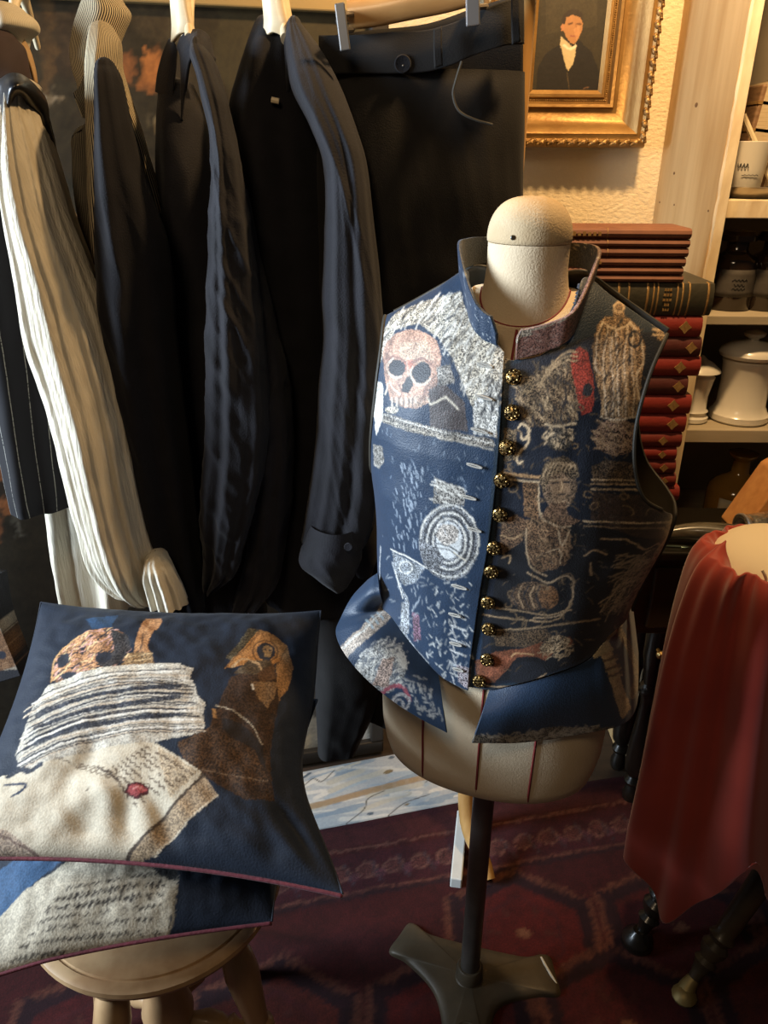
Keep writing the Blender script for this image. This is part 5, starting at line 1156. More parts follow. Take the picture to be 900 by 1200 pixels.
def art_top(ch):
    # leather satchel and print
    Sa = [(268, 830), (280, 795), (300, 785), (342, 790), (345, 840), (341, 935), (300, 940), (215, 905), (246, 895), (255, 870)]
    ch.poly(Sa, (.050, .026, .014), .7); ch.poly([(272, 845), (300, 850), (332, 872), (336, 900), (300, 880), (275, 860)], (.018, .013, .012), .3)
    ch.poly([(215, 880), (260, 860), (320, 880), (338, 915), (300, 925), (225, 908)], (.075, .038, .018), .8); ch.line([(264, 832), (290, 838), (315, 852), (331, 872)], 1.8, (.42, .36, .27), .6); ch.line([(240, 910), (290, 914), (336, 915)], 1.4, (.20, .13, .08), .6)
    ch.line([(262, 838), (264, 846)], 4, (.36, .19, .07), .4)
    ch.poly([(296, 727), (308, 728), (292, 760), (280, 775), (272, 770)], (.09, .075, .045), .8)
    Cd = [(308, 728), (326, 733), (343, 746), (336, 768), (330, 776), (296, 778), (270, 784), (282, 768)]
    ch.poly(Cd, (.46, .225, .075), .5); ch.poly([(343, 747), (354, 770), (353, 795), (344, 815), (340, 800), (333, 776)], (.36, .20, .085), .6)
    ch.line([(272, 783), (300, 745), (309, 729)], 1.5, (.14, .07, .03), .2); ch.line(ell(318, 757, 15, 15), 1.8, (.12, .06, .025), .1); ch.poly(ell(319, 757, 11.5, 12.5), PD, 0)
    ch.poly(ell(321, 753, 6, 5.5), (.34, .22, .11), .5); ch.poly([(316, 757), (327, 757), (325, 764), (318, 764)], (.26, .17, .08), .5)
    for dx in (-2.5, 2.5): ch.poly(ell(321+dx, 754, 1.6, 1.8), PD, 0)
    ch.poly([(300, 772), (325, 768), (333, 778), (318, 790), (282, 790)], (.10, .07, .04), .6); ch.line([(280, 782), (292, 771), (310, 774), (317, 782)], 3, (.48, .33, .18), .4)
    ch.poly([(312, 788), (330, 772), (336, 790), (318, 800)], (.10, .05, .022), .5); ch.poly([(306, 800), (340, 794), (338, 812), (332, 828), (318, 818)], (.23, .14, .07), .6); ch.line([(308, 803), (310, 808)], 3, PW)
    for k in range(6): ch.line([(341, 752+k*7), (352, 766+k*6)], .9, (.15, .08, .035), .2)
    ch.line([(334, 776), (342, 748)], 1.3, (.13, .07, .03), .2)
    # quill and burnt skull
    ch.poly([(156, 768), (160, 745), (165, 722), (170, 711), (188, 709), (190, 718), (178, 740), (174, 755), (180, 778), (158, 776)], (.46, .235, .10), .55); ch.line([(168, 738), (166, 758), (158, 766)], 2, (.09, .05, .03), .3); ch.line([(176, 715), (172, 735)], 2, (.60, .36, .18), .3)
    Sk = [(46, 792), (55, 765), (75, 744), (102, 732), (125, 728), (145, 738), (152, 752), (148, 770), (125, 786), (95, 792), (60, 798)]
    ch.poly(Sk, (.48, .25, .12), .75); ch.hatch(Sk, 90, -35, 12, 2.2, PD, .2, jit=35); ch.hatch(Sk, 60, -35, 12, 1.8, (.62, .36, .30), .3, jit=35); ch.hatch(Sk, 30, -30, 8, 2.2, (.66, .48, .25), .3, jit=35)
    ch.poly([(128, 730), (150, 742), (153, 758), (140, 776), (122, 786), (110, 780), (132, 760)], (.05, .045, .045), .9)
    ch.poly(ell(65, 770, 7, 10, 35), PD, 0); ch.poly(ell(72, 790, 11, 5, -8), PD, 0); ch.poly(ell(118, 770, 11, 7, -20), PD, .2); ch.line([(48, 795), (54, 768), (74, 746), (102, 733)], 2, (.56, .34, .15), .3)
    ch.poly([(140, 780), (152, 764), (178, 764), (184, 782), (150, 788)], (.28, .17, .075), .8)
    for y in (767, 773, 779): ch.line([(150, y+2), (166, y), (180, y-1)], 1.5, (.54, .38, .20), .4)
    # sheaf of papers
    Pp = [(14, 848), (22, 826), (44, 800), (90, 788), (150, 779), (190, 778), (216, 781), (232, 787), (228, 800), (236, 806), (238, 818), (250, 830), (248, 846), (252, 858), (246, 868), (180, 880), (120, 884), (30, 905), (10, 898), (2, 880)]
    ch.poly(Pp, (.50, .46, .38), .45)
    ch.poly([(22, 826), (44, 800), (90, 788), (150, 779), (216, 781), (150, 793), (80, 806), (40, 822)], (.64, .60, .50), .5)
    for k in range(40):
        f = k/39; y0_, y1_ = 818+f*82+rng.uniform(-2, 2), 790+f*78+rng.uniform(-2, 2); xe = 222+f*26+rng.uniform(-14, 6); xs_ = 16+rng.uniform(-6, 14)-(f*8)
        seg = [(xs_, y0_), (xs_+(xe-xs_)*.3, y0_+(y1_-y0_)*.42-6), (xs_+(xe-xs_)*.65, y0_+(y1_-y0_)*.78-6), (xe, y1_)]
        ch.line(seg, rng.uniform(1.3, 2.8), [PD, (.72, .68, .60), (.03, .034, .045), (.58, .48, .36), PD][k % 5], [.0, .2, .2, .3, .1][k % 5])
    for a, b_ in ((835, 808), (852, 822), (872, 845)): ch.line([(30, a), (90, a-14), (160, a-22), (215, b_)], 7, (.035, .04, .055), .8, .85)
    # sealed letter
    Le = [(-70, 935), (-30, 905), (40, 897), (110, 884), (184, 879), (246, 914), (132, 1008), (60, 1016), (20, 1004), (-60, 960)]
    ch.poly(Le, PCR, .16); ch.poly([(246, 914), (262, 938), (168, 1004), (132, 1010)], (.40, .29, .18), .6); ch.line([(247, 916), (190, 962), (132, 1006)], 3.2, (.07, .05, .035), .2); ch.line([(262, 938), (170, 1004)], 1.5, (.62, .52, .38), .3)
    ch.poly([(-70, 950), (-10, 966), (40, 1004), (56, 1018), (20, 1012), (-60, 975)], (.42, .33, .25), .6); ch.line([(-20, 968), (20, 992), (45, 1012)], 2, (.16, .11, .09), .2); ch.line([(50, 1004), (130, 1006)], 2, (.34, .23, .17), .4)
    ch.poly([(188, 884), (240, 914), (200, 944), (196, 922)], (.54, .43, .29), .5)
    for k in range(9): script(ch, 172-k*6, 884+k*3.2, 238-k*10, 920+k*4.2, (.09, .06, .04), 1.3, 1.8)
    for k in range(3): script(ch, 60+k*12, 892+k*3, 150+k*4, 930-k*6, (.16, .12, .08), 1.1, 1.6)
    script(ch, 110, 905, 146, 930, (.07, .05, .04), 1.6, 2.2); script(ch, 95, 932, 106, 926, (.12, .09, .06), 1, 1.5)
    Se = [(143, 936), (147, 928), (156, 925), (166, 926), (174, 931), (173, 937), (165, 940), (158, 945), (150, 940)]
    ch.poly(Se, (.06, .012, .014), .2); ch.poly([(147, 935), (150, 929), (158, 927), (168, 929), (171, 934), (163, 938), (157, 941), (151, 938)], (.36, .07, .07), .5); ch.line([(154, 933), (160, 930), (166, 933)], 1.5, (.55, .22, .20), .2)
    ch.line([(-6, 905), (10, 900), (24, 903), (38, 898)], 6, (.03, .035, .05), .7); ch.line([(-10, 915), (16, 918), (14, 924), (0, 930)], 3, (.03, .04, .07), .4)
    ch.poly([(95, 712), (135, 706), (128, 728), (104, 730)], (.020, .055, .12), .3)
def art_low(ch):
    Le = [(-90, 1120), (-30, 1075), (10, 1045), (60, 1020), (120, 990), (210, 990), (206, 1040), (186, 1080), (120, 1120), (60, 1150), (-20, 1190), (-90, 1210)]
    ch.poly(Le, PCR, .35)
    ch.poly([(-60, 1080), (-40, 1020), (40, 990), (70, 1010), (20, 1040), (-20, 1070)], (.035, .085, .17), .3)
    ch.hatch(Le, 120, 0, 6, 1.0, (.36, .31, .23), .3, .5, jit=60)
    for k in range(7):
        y = 1030+k*11; script(ch, 70-k*12, y+12, 196-k*3, y-8, (.035, .028, .024), 2.0 if k in (1, 2) else 1.3, 3.6 if k in (1, 2) else 2.2, .15)
    ch.line([(206, 1035), (190, 1075), (150, 1105)], 2.5, (.30, .24, .16), .5)
    ch.poly([(180, 1000), (215, 1000), (205, 1030), (185, 1026), (172, 1014)], (.045, .045, .045), .6)
dn = [(.36, .10, .05, .10, -18, -.012), (.46, .10, .035, .08, 10, -.010), (.55, .12, .03, .10, 25, -.008), (.40, .16, .05, .05, 0, .008), (.93, .12, .03, .09, 25, -.012), (.84, .07, .03, .06, 0, -.006), (.30, .22, .05, .16, -28, -.007)]
pillow('tapestry_cushion', 'upper navy cushion woven with papers, burnt skull and red-sealed letter', .64, .735, .34, [(-70, 1006), (404, 1048), (376, 716), (48, 706)], .062, .055, art_top, pinch=.08, dents=dn, redge=.055)
def sag2(P, U, V):
    P = P.copy(); P[..., 2] -= .05*np.clip(.35-V, 0, 1)**1.5*1.2+.03*np.clip(.3-U, 0, 1); return P
pillow('tapestry_cushion', 'lower tapestry cushion with handwritten page and crimson back lying on the stool', .60, .615, .20, [(-70, 1148), (318, 1072), (372, 820), (40, 800)], .050, .045, art_low, pinch=.05, m=170, n=190, seed=9.0, sag=sag2)
mb_ = None

# ================================================================== clothes rack and hanging clothes
RZ = 1.80; RY = 1.33
rk = thing('clothes_rack', 'wooden clothes rack whose curved foot stands behind the dress form pole', 'clothes rack', (.19, 1.36, .01))
mb = MB(); mb.tube([(-1.05, RY, RZ), (.35, RY, RZ)], .014, 14); mb.build('rail', M['steel'], rk)
for x, dy_ in ((.205, 0.0), (-.97, -.05)):
    mb = MB(); mb.lathe([(.016, .02), (.019, .06), (.017, .10), (.022, .12), (.022, .26), (.017, .28), (.017, 1.74), (.012, 1.80)], (x, 1.36+dy_*.6, .0), 20); mb.build('post', M['rackwood'], rk)
    mb = MB(); q = cr(np.array([(x, 1.345+dy_, .24), (x-.012, 1.325+dy_, .17), (x-.004, 1.285+dy_, .10), (x+.024, 1.24+dy_, .055), (x+.034, 1.21+dy_, .03)]), 26); mb.tube(q, np.linspace(.020, .016, 26), 14, flat=1.0); mb.build('brace', M['rackwood'], rk)
    mb = MB(); mb.box((x-.036, 1.20+dy_, .010), (x-.010, 1.40+dy_, .042), np.array(Matrix.Rotation(-.16, 3, 'Z'))); mb.build('foot_board', M['palepaint'], rk, smooth=False, bevel=.003, label='pale painted foot board')
def hook(mb, p, ztop=RZ):
    p = np.array(p); mb.tube(cr(np.array([p, (p[0], p[1], ztop-.05), (p[0], RY-.016, ztop-.012), (p[0], RY, ztop+.017), (p[0], RY+.017, ztop), (p[0], RY+.012, ztop-.016)]), 22), .0022, 8)
def hanger(name, label, px, py_top, py_bot, Y, tipdx, wd, m):
    """broad wooden hanger seen almost end-on: curved arm narrowing to its end"""
    a = atY(px, py_bot, Y); top = np.array([a[0]-.004, RY, RZ-.085]); t = thing(name, label, 'hanger', (top[0], top[1], top[2]-.1))
    far = np.array([top[0]-.05, RY+.16, a[2]-.0]); near = np.array([a[0]+tipdx, Y-.02, a[2]-.02])
    for nm, e_ in (('arm', near), ('arm', far)):
        q = cr(np.array([top, top*.55+e_*.45+np.array([0, 0, .012]), e_]), 16); mb = MB(); mb.tube(q, np.linspace(wd*.75, wd*.4, 16), 16, flat=1.5); mb.build(nm, m, t)
    mb = MB(); hook(mb, top); mb.build('hook', M['chrome'], t)
    return t
def cuff_ring(keys, name, m, parent, **k):
    mb, P = loft(keys, **k); return mb.build(name, m, parent, angle=180)

# ---- outfit at far left: cream striped shirt under a pinstripe waistcoat
sh = thing('shirt', 'cream crinkled shirt with long full sleeve and frilled cuff, hanging at far left', 'shirt', atY(70, 700, 1.22), 'hanging shirts')
mb, _ = loft([(100, 20, 36, 1.16, .05), (118, 16, 40, 1.15, .055), (150, 12, 50, 1.14, .06), (200, 9, 66, 1.13, .065), (260, 14, 84, 1.12, .07), (330, 26, 112, 1.115, .072), (400, 38, 136, 1.11, .075), (480, 66, 156, 1.105, .08), (550, 84, 168, 1.10, .08), (610, 100, 182, 1.10, .08), (645, 108, 192, 1.095, .075), (672, 120, 197, 1.09, .06), (690, 140, 198, 1.085, .045), (697, 155, 196, 1.08, .03)], n=160, m=200,
    folds=((5, .4, 1.2, .0015, .011), (9, 2.0, -2.0, .001, .006), (17, 1.0, 1.5, .0012, .0032), (31, .3, 2.0, .0008, .0014)), crumple=.004, seed=1.0, crease=.0012, cdir=(.2, .2)); mb.build('sleeve', M['cream'], sh, angle=180); SLP = _
mb, _ = loft([(652, 172, 194, 1.055, .030), (662, 170, 200, 1.045, .030), (674, 168, 206, 1.04, .028), (688, 172, 213, 1.04, .030), (706, 178, 219, 1.04, .034)], n=150, m=60, folds=((11, .6, .3, .0015, .0045), (5, 0, .5, .001, .003)), crumple=.002, seed=2.0); mb.build('cuff', M['cream'], sh, angle=180, label='gathered frilled cuff')
mb, _ = loft([(160, 6, 40, 1.24, .05), (300, 20, 100, 1.24, .07), (450, 36, 140, 1.24, .075), (575, 54, 160, 1.27, .06), (640, 62, 165, 1.27, .06), (702, 74, 170, 1.265, .06)], n=120, m=90, power=2.6, folds=((6, .2, .5, .002, .015), (15, .2, .5, .001, .005)), crumple=.003, seed=3.0); mb.build('body', M['cream'], sh, angle=180)
mb, _ = loft([(12, -14, 26, 1.26, .05), (22, -18, 38, 1.25, .055), (34, -16, 40, 1.245, .055), (44, -14, 30, 1.25, .05), (58, -12, 26, 1.25, .05)], n=80, m=40, folds=((7, .3, 2.0, .001, .004),), crumple=.002, seed=4.0); mb.build('collar', M['creamstripe'], sh, angle=180)
P, G = patch([[(16, 42, 1.245), (28, 60, 1.24), (36, 80, 1.235), (41, 98, 1.23)], [(24, 40, 1.25), (34, 58, 1.25), (40, 78, 1.245), (43, 98, 1.24)]], 8, 24); mb = MB(); mb.grid(P); mb.build('collar_point', mat('tan_facing', (.42, .25, .11), .7, c2=(.50, .32, .15), scale=30), sh, solid=.004, angle=180)
wc = thing('waistcoat', 'black pinstripe waistcoat with satin collar hanging at the far left edge', 'waistcoat', atY(40, 580, 1.2), 'hanging waistcoats')
mb, _ = loft([(90, -40, 30, 1.22, .06), (130, -60, 52, 1.20, .07), (200, -60, 66, 1.19, .08), (300, -40, 76, 1.18, .085), (400, -22, 84, 1.18, .085), (500, 0, 90, 1.175, .085), (560, 14, 95, 1.17, .085), (583, 20, 94, 1.17, .08)], n=100, m=110, folds=((4, .6, .8, .001, .007), (9, 1.6, .5, 0, .003)), crumple=.002, seed=5.0); mb.build('body', M['pinstripe'], wc, angle=180)
mb, _ = loft([(44, -10, 16, 1.21, .03), (56, -14, 26, 1.20, .04), (80, -18, 30, 1.19, .045), (104, -20, 34, 1.19, .045)], n=48, m=40, crumple=.003, seed=6.0); mb.build('shoulder', M['browncloth'], wc, angle=180, label='dark brown shoulder lining')
P, G = patch([[(-10, 96, 1.132), (2, 94, 1.122), (14, 88, 1.117), (26, 88, 1.122), (38, 97, 1.132), (50, 112, 1.152)], [(-10, 110, 1.122), (2, 112, 1.102), (14, 98, 1.092), (28, 96, 1.102), (41, 107, 1.122), (55, 126, 1.152)], [(-10, 132, 1.112), (4, 130, 1.092), (13, 108, 1.082), (26, 104, 1.092), (44, 124, 1.132), (60, 150, 1.162)], [(-8, 165, 1.122), (4, 150, 1.102), (12, 120, 1.097), (24, 112, 1.107), (46, 150, 1.162), (66, 190, 1.182)]], 50, 70, crumple=.012, cs=28); mb = MB(); mb.grid(P); mb.build('ruffled_collar', M['satin'], wc, solid=.003, angle=180, label='crushed black satin collar')
hanger('coat_hanger', 'wooden hanger of the far left outfit, nearly hidden inside the cream collar', 10, 0, 30, 1.26, .01, .012, M['hangerwood'])
# ---- second outfit: ticking-striped shirt under a black coat
sh = thing('shirt', 'black and cream ticking-striped shirt with turned-up collar, worn under a black coat', 'shirt', atY(160, 560, 1.25), 'hanging shirts')
mb, _ = loft([(-14, 104, 134, 1.30, .035), (2, 99, 143, 1.295, .04), (18, 93, 152, 1.29, .042), (40, 87, 144, 1.285, .042), (62, 85, 137, 1.28, .042), (82, 88, 140, 1.27, .045), (100, 95, 146, 1.26, .05), (125, 99, 154, 1.25, .055)], n=110, m=80, folds=((5, .2, 1.0, .001, .003),), crumple=.004, seed=7.0, topround=False); mb.build('collar', M['ticking'], sh, angle=180)
mb, _ = loft([(34, 108, 132, 1.24, .03), (46, 106, 138, 1.225, .04), (60, 106, 139, 1.215, .045), (80, 106, 139, 1.21, .05), (110, 106, 148, 1.21, .055), (150, 104, 164, 1.22, .06), (200, 104, 180, 1.225, .06), (260, 106, 197, 1.23, .06), (300, 108, 206, 1.23, .06), (350, 114, 212, 1.23, .06), (400, 130, 222, 1.23, .055), (450, 150, 231, 1.23, .05), (492, 172, 236, 1.23, .04)], n=110, m=150, folds=((6, .4, 1.4, .001, .005),), crumple=.004, seed=8.0); mb.build('sleeve', M['ticking'], sh, angle=180)
fr = [[(104, 70, 1.23), (99, 84, 1.22), (94, 100, 1.21), (86, 110, 1.20)], [(106, 100, 1.225), (104, 108, 1.215), (99, 120, 1.205), (90, 120, 1.195)], [(108, 125, 1.225), (108, 132, 1.215), (104, 138, 1.205), (97, 138, 1.195)]]
P, G = patch(fr, 30, 40, crumple=.004); uvp = np.stack(np.meshgrid(np.linspace(0, .06, 40), np.linspace(0, .09, 30)), -1); mb = MB(); mb.grid(P, uv=uvp); mb.build('front_frill', M['tickingdark'], sh, solid=.002, angle=180, label='dark striped front edge')
fr = [[(110, 130, 1.225), (104, 140, 1.21), (98, 148, 1.20), (96, 152, 1.195)], [(112, 165, 1.22), (104, 158, 1.205), (92, 154, 1.195), (84, 162, 1.19)], [(114, 215, 1.215), (104, 205, 1.20), (92, 195, 1.19), (84, 182, 1.19)], [(116, 290, 1.21), (106, 275, 1.20), (96, 255, 1.195), (86, 225, 1.195)], [(118, 340, 1.21), (110, 320, 1.205), (104, 300, 1.20), (95, 280, 1.20)]]
P, G = patch(fr, 70, 40, crumple=.004); uvp = np.stack(np.meshgrid(np.linspace(0, .07, 40), np.linspace(0, .2, 70)), -1); mb = MB(); mb.grid(P, uv=uvp); mb.build('front_frill', M['tickingdark'], sh, solid=.002, angle=180, label='dark striped front edge')
mb, _ = loft([(470, 158, 174, 1.20, .02), (500, 163, 177, 1.20, .02), (538, 167, 178, 1.20, .015)], n=40, m=30); mb.build('shirt_tail', M['ticking'], sh, angle=180)
ct = thing('coat', 'long black coat draped over the ticking-striped shirt beside the cream sleeve', 'coat', atY(190, 705, 1.18), 'hanging black garments')
mb, _ = loft([(77, 112, 136, 1.16, .03), (92, 112, 142, 1.15, .04), (130, 113, 150, 1.14, .045), (200, 113, 168, 1.13, .055), (270, 112, 192, 1.13, .06), (330, 114, 202, 1.13, .06), (400, 122, 208, 1.13, .065), (480, 138, 216, 1.13, .065), (560, 150, 226, 1.13, .065), (640, 165, 234, 1.13, .06), (712, 180, 240, 1.13, .055)], n=120, m=170, folds=((4, .5, 1.6, .001, .008), (8, 1.2, -1.5, .001, .005)), crumple=.006, cs=9, seed=10.0, crease=.003, cdir=(.5, .25)); mb.build('front_panel', M['blackcloth'], ct, angle=180)
mb, _ = loft([(300, 120, 190, 1.21, .04), (500, 160, 236, 1.21, .05), (720, 180, 262, 1.21, .05)], n=60, m=60, folds=((4, 2, .8, .001, .006),), seed=11.0); mb.build('back_panel', M['blackcloth'], ct, angle=180)
hanger('coat_hanger', 'wooden hanger inside the ticking-striped shirt collar', 120, -10, 20, 1.30, .01, .011, M['hangerwood'])
# ---- black shirt on pale hanger
s1 = thing('shirt', 'black collared shirt with creased sleeves, the one between striped shirt and trousers side', 'shirt', atY(270, 705, 1.2), 'hanging shirts')
s1['label'] = 'black shirt with turned-down collar, hanging next to the ticking-striped shirt'
mb, _ = loft([(100, 188, 226, 1.28, .04), (140, 186, 240, 1.26, .05), (220, 185, 256, 1.25, .06), (320, 187, 270, 1.25, .065), (450, 196, 290, 1.25, .07), (580, 215, 300, 1.25, .07), (712, 232, 312, 1.25, .07)], n=80, m=110, folds=((4, .2, .9, .001, .008), (7, 1.2, .5, 0, .004)), crumple=.004, seed=12.0); mb.build('body', M['blackcotton'], s1, angle=180)
mb, _ = loft([(52, 224, 238, 1.19, .02), (66, 225, 248, 1.18, .03), (90, 232, 258, 1.165, .035), (120, 240, 268, 1.15, .042), (160, 248, 277, 1.14, .048), (200, 250, 284, 1.13, .05), (260, 248, 292, 1.125, .052), (330, 246, 303, 1.12, .055), (400, 245, 312, 1.115, .055), (470, 243, 316, 1.115, .055), (540, 240, 314, 1.115, .055), (600, 238, 300, 1.115, .052), (640, 240, 286, 1.115, .046), (664, 240, 278, 1.115, .04), (690, 240, 250, 1.115, .02)], n=130, m=190, folds=((3, .2, 2.4, .001, .007), (7, .5, -2.6, .0008, .004), (13, 1.5, 3.0, .0003, .0018)), crumple=.008, cs=9, seed=13.0, crease=.0042, cdir=(1.0, .35)); mb.build('sleeve', M['blackcotton'], s1, angle=180)
mb, _ = loft([(228, 284, 290, 1.17, .02), (300, 282, 306, 1.165, .035), (370, 284, 322, 1.16, .045), (430, 288, 337, 1.16, .05), (500, 290, 344, 1.155, .052), (580, 288, 342, 1.155, .052), (640, 288, 334, 1.155, .05), (680, 280, 326, 1.155, .045), (708, 272, 304, 1.155, .035)], n=110, m=150, folds=((4, 1.4, 1.8, .001, .006), (9, .4, 2.0, .0005, .003)), crumple=.008, cs=9, seed=14.0, crease=.0042, cdir=(-.8, .35)); mb.build('sleeve', M['blackcotton'], s1, angle=180)
P, G = patch([[(199, 46, 1.27), (192, 62, 1.26), (186, 84, 1.255), (183, 108, 1.25)], [(204, 50, 1.25), (200, 70, 1.24), (197, 92, 1.235), (195, 114, 1.23)], [(208, 58, 1.245), (206, 78, 1.235), (204, 98, 1.23), (201, 119, 1.225)]], 24, 40, crumple=.002); mb = MB(); mb.grid(P); mb.build('collar', M['blackcotton'], s1, solid=.004, angle=180)
P, G = patch([[(208, 56, 1.24), (213, 44, 1.235), (222, 37, 1.235), (234, 36, 1.24), (243, 42, 1.25), (247, 52, 1.255)], [(212, 66, 1.225), (216, 54, 1.22), (225, 47, 1.215), (235, 47, 1.22), (244, 56, 1.235), (250, 66, 1.245)], [(213, 90, 1.215), (217, 66, 1.21), (225, 56, 1.205), (234, 55, 1.205), (243, 66, 1.225), (252, 70, 1.24)], [(213, 142, 1.21), (218, 100, 1.205), (222, 74, 1.20), (230, 62, 1.20), (238, 70, 1.22), (247, 78, 1.24)]], 50, 70, crumple=.002); mb = MB(); mb.grid(P); mb.build('collar', M['blackcotton'], s1, solid=.004, angle=180)
hg = hanger('coat_hanger', 'pale wooden hanger rising from the collar of the turned-down-collar black shirt', 214, -30, 28, 1.25, .012, .015, M['hangerwood'])
P, G = patch([[(199, -30, 1.262), (201, 0, 1.258), (203, 30, 1.254), (202, 50, 1.252)], [(207, -30, 1.25), (209, 0, 1.246), (211, 26, 1.242), (211, 40, 1.24)], [(215, -30, 1.25), (218, 0, 1.246), (222, 26, 1.24), (225, 38, 1.24)], [(219, -30, 1.262), (221, 0, 1.258), (224, 24, 1.254), (226, 36, 1.252)]], 24, 40); mb = MB(); mb.grid(P); mb.build('hanger_end', M['hangerwood'], hg, solid=.006, angle=60)
# ---- black grandad shirt
s2 = thing('shirt', 'black stand-collar shirt with buttoned cuff, hanging against the black trousers', 'shirt', atY(390, 680, 1.2), 'hanging shirts')
mb, _ = loft([(24, 300, 345, 1.30, .03), (60, 286, 350, 1.28, .05), (130, 268, 372, 1.265, .065), (220, 264, 385, 1.255, .075), (350, 268, 400, 1.25, .08), (480, 276, 420, 1.245, .08), (600, 290, 448, 1.24, .08), (700, 310, 450, 1.24, .08)], n=90, m=120, folds=((4, .8, .6, .001, .009), (7, .2, .7, .001, .004)), crumple=.004, seed=15.0); mb.build('body', M['blackcloth'], s2, angle=180)
mb, _ = loft([(28, 338, 352, 1.24, .02), (46, 336, 366, 1.22, .03), (75, 338, 385, 1.195, .04), (110, 346, 402, 1.17, .048), (150, 366, 418, 1.15, .05), (190, 380, 430, 1.14, .052), (250, 383, 437, 1.13, .055), (330, 380, 444, 1.125, .055), (400, 381, 450, 1.12, .056), (470, 376, 450, 1.12, .056), (540, 370, 449, 1.12, .056), (600, 360, 444, 1.12, .052), (632, 356, 434, 1.12, .046)], n=130, m=180, folds=((3, 1.0, 1.6, .001, .0065), (6, .2, -1.2, .0008, .0035), (13, 1.5, 2.0, .0003, .0016)), crumple=.006, cs=8, seed=16.0, crease=.003, cdir=(.5, .25)); mb.build('sleeve', M['blackcotton'], s2, angle=180)
mb, _ = loft([(612, 364, 424, 1.105, .045), (632, 357, 424, 1.10, .047), (655, 350, 422, 1.098, .048), (668, 362, 417, 1.098, .042), (684, 388, 408, 1.098, .03)], n=70, m=50, folds=((4, .4, .5, .001, .003),), crumple=.004, seed=17.0, topround=False, crease=.003); cf = mb.build('cuff', M['blackcotton'], s2, angle=180)
bq = atY(408, 641, 1.052); mb = MB(); mb.lathe([(.006, -.003), (.0065, .0), (.006, .0015), (.002, .001)], bq, 16, axis=(0, -1, .2)); mb.build('button', M['blackcotton'], cf)
mb, _ = loft([(590, 415, 440, 1.16, .02), (640, 412, 444, 1.16, .025), (672, 416, 436, 1.16, .02)], n=40, m=30, crumple=.004, seed=18.0); mb.build('cuff', M['blackcotton'], s2, angle=180)
P, G = patch([[(309, 30, 1.27), (305, 60, 1.265), (302, 90, 1.26)], [(314, 36, 1.25), (312, 66, 1.245), (310, 110, 1.235)], [(320, 46, 1.245), (318, 80, 1.235), (316, 128, 1.225)]], 24, 30, crumple=.002); mb = MB(); mb.grid(P); mb.build('collar', M['blackcloth'], s2, solid=.004, angle=180)
P, G = patch([[(334, 50, 1.235), (337, 32, 1.23), (343, 24, 1.235), (351, 28, 1.25)], [(336, 80, 1.225), (340, 52, 1.215), (347, 38, 1.215), (356, 42, 1.235)], [(336, 120, 1.22), (342, 80, 1.21), (350, 58, 1.20), (362, 56, 1.22)]], 30, 40, crumple=.002); mb = MB(); mb.grid(P); mb.build('collar', M['blackcloth'], s2, solid=.004, angle=180)
hg = hanger('coat_hanger', 'pale wooden hanger rising from the black stand-collar shirt', 325, -30, 28, 1.25, .012, .015, M['hangerwood'])
P, G = patch([[(307, -30, 1.262), (309, 0, 1.258), (311, 26, 1.254), (309, 48, 1.252)], [(316, -30, 1.25), (318, 0, 1.246), (320, 22, 1.242), (320, 38, 1.24)], [(326, -30, 1.25), (330, 0, 1.246), (335, 26, 1.24), (338, 44, 1.24)], [(333, -30, 1.262), (337, 0, 1.258), (341, 24, 1.254), (343, 26, 1.252)]], 24, 40); mb = MB(); mb.grid(P); mb.build('hanger_end', M['hangerwood'], hg, solid=.006, angle=60)
mb = MB(); mb.tube([atY(318, 117, 1.20), atY(327, 119, 1.20)], .004, 8); mb.build('bar_end', M['hangerwood'], hg)
# ---- black trousers on a clip hanger
tr = thing('trousers', 'black high-waisted trousers clipped by the waistband to an orange wooden hanger', 'trousers', atY(480, 870, 1.25))
def tl(keys, **k): return loft(keys, **k)
mb, _ = tl([(84, 376, 613, 1.245, .050), (120, 374, 612, 1.24, .062), (200, 370, 612, 1.235, .072), (300, 366, 612, 1.23, .074), (400, 362, 616, 1.23, .074), (470, 360, 618, 1.23, .074)], n=170, m=120, folds=((3, .5, .3, .0005, .006), (7, 1.0, .4, .0004, .0025)), crumple=.006, cs=6, seed=20.0, topround=False, crease=.0012, cdir=(.4, .2)); mb.build('hips', M['trouser'], tr, angle=180)
mb, _ = tl([(440, 362, 492, 1.23, .072), (560, 364, 480, 1.235, .072), (700, 368, 452, 1.24, .07), (800, 370, 446, 1.245, .066), (872, 373, 418, 1.25, .055)], n=80, m=90, folds=((3, .8, .6, .001, .008),), crumple=.004, seed=21.0); mb.build('trouser_leg', M['trouser'], tr, angle=180)
mb, _ = tl([(440, 470, 618, 1.23, .072), (560, 450, 610, 1.24, .072), (700, 425, 560, 1.26, .07), (780, 418, 520, 1.265, .066), (832, 418, 486, 1.27, .055)], n=80, m=90, folds=((3, 2.8, .6, .001, .008),), crumple=.004, seed=22.0); mb.build('trouser_leg', M['trouser'], tr, angle=180)
tw = [(374, 42, 1.212), (400, 42, 1.205), (430, 41, 1.198), (462, 38, 1.194), (500, 36, 1.190), (530, 28, 1.186), (552, 18, 1.183), (590, 2, 1.181), (613, -6, 1.202)]
bw = [(374, 88, 1.208), (400, 86, 1.198), (430, 86, 1.190), (462, 86, 1.184), (500, 84, 1.181), (530, 76, 1.178), (552, 66, 1.176), (590, 54, 1.174), (613, 52, 1.197)]
P, G = patch([tw, [((a[0]+b_[0])/2, (a[1]+b_[1])/2, (a[2]+b_[2])/2-.004) for a, b_ in zip(tw, bw)], bw], 24, 160, crumple=.003, cs=14); mb = MB(); mb.grid(P); wb_ = mb.build('waistband', M['trouser'], tr, solid=.004, angle=180)
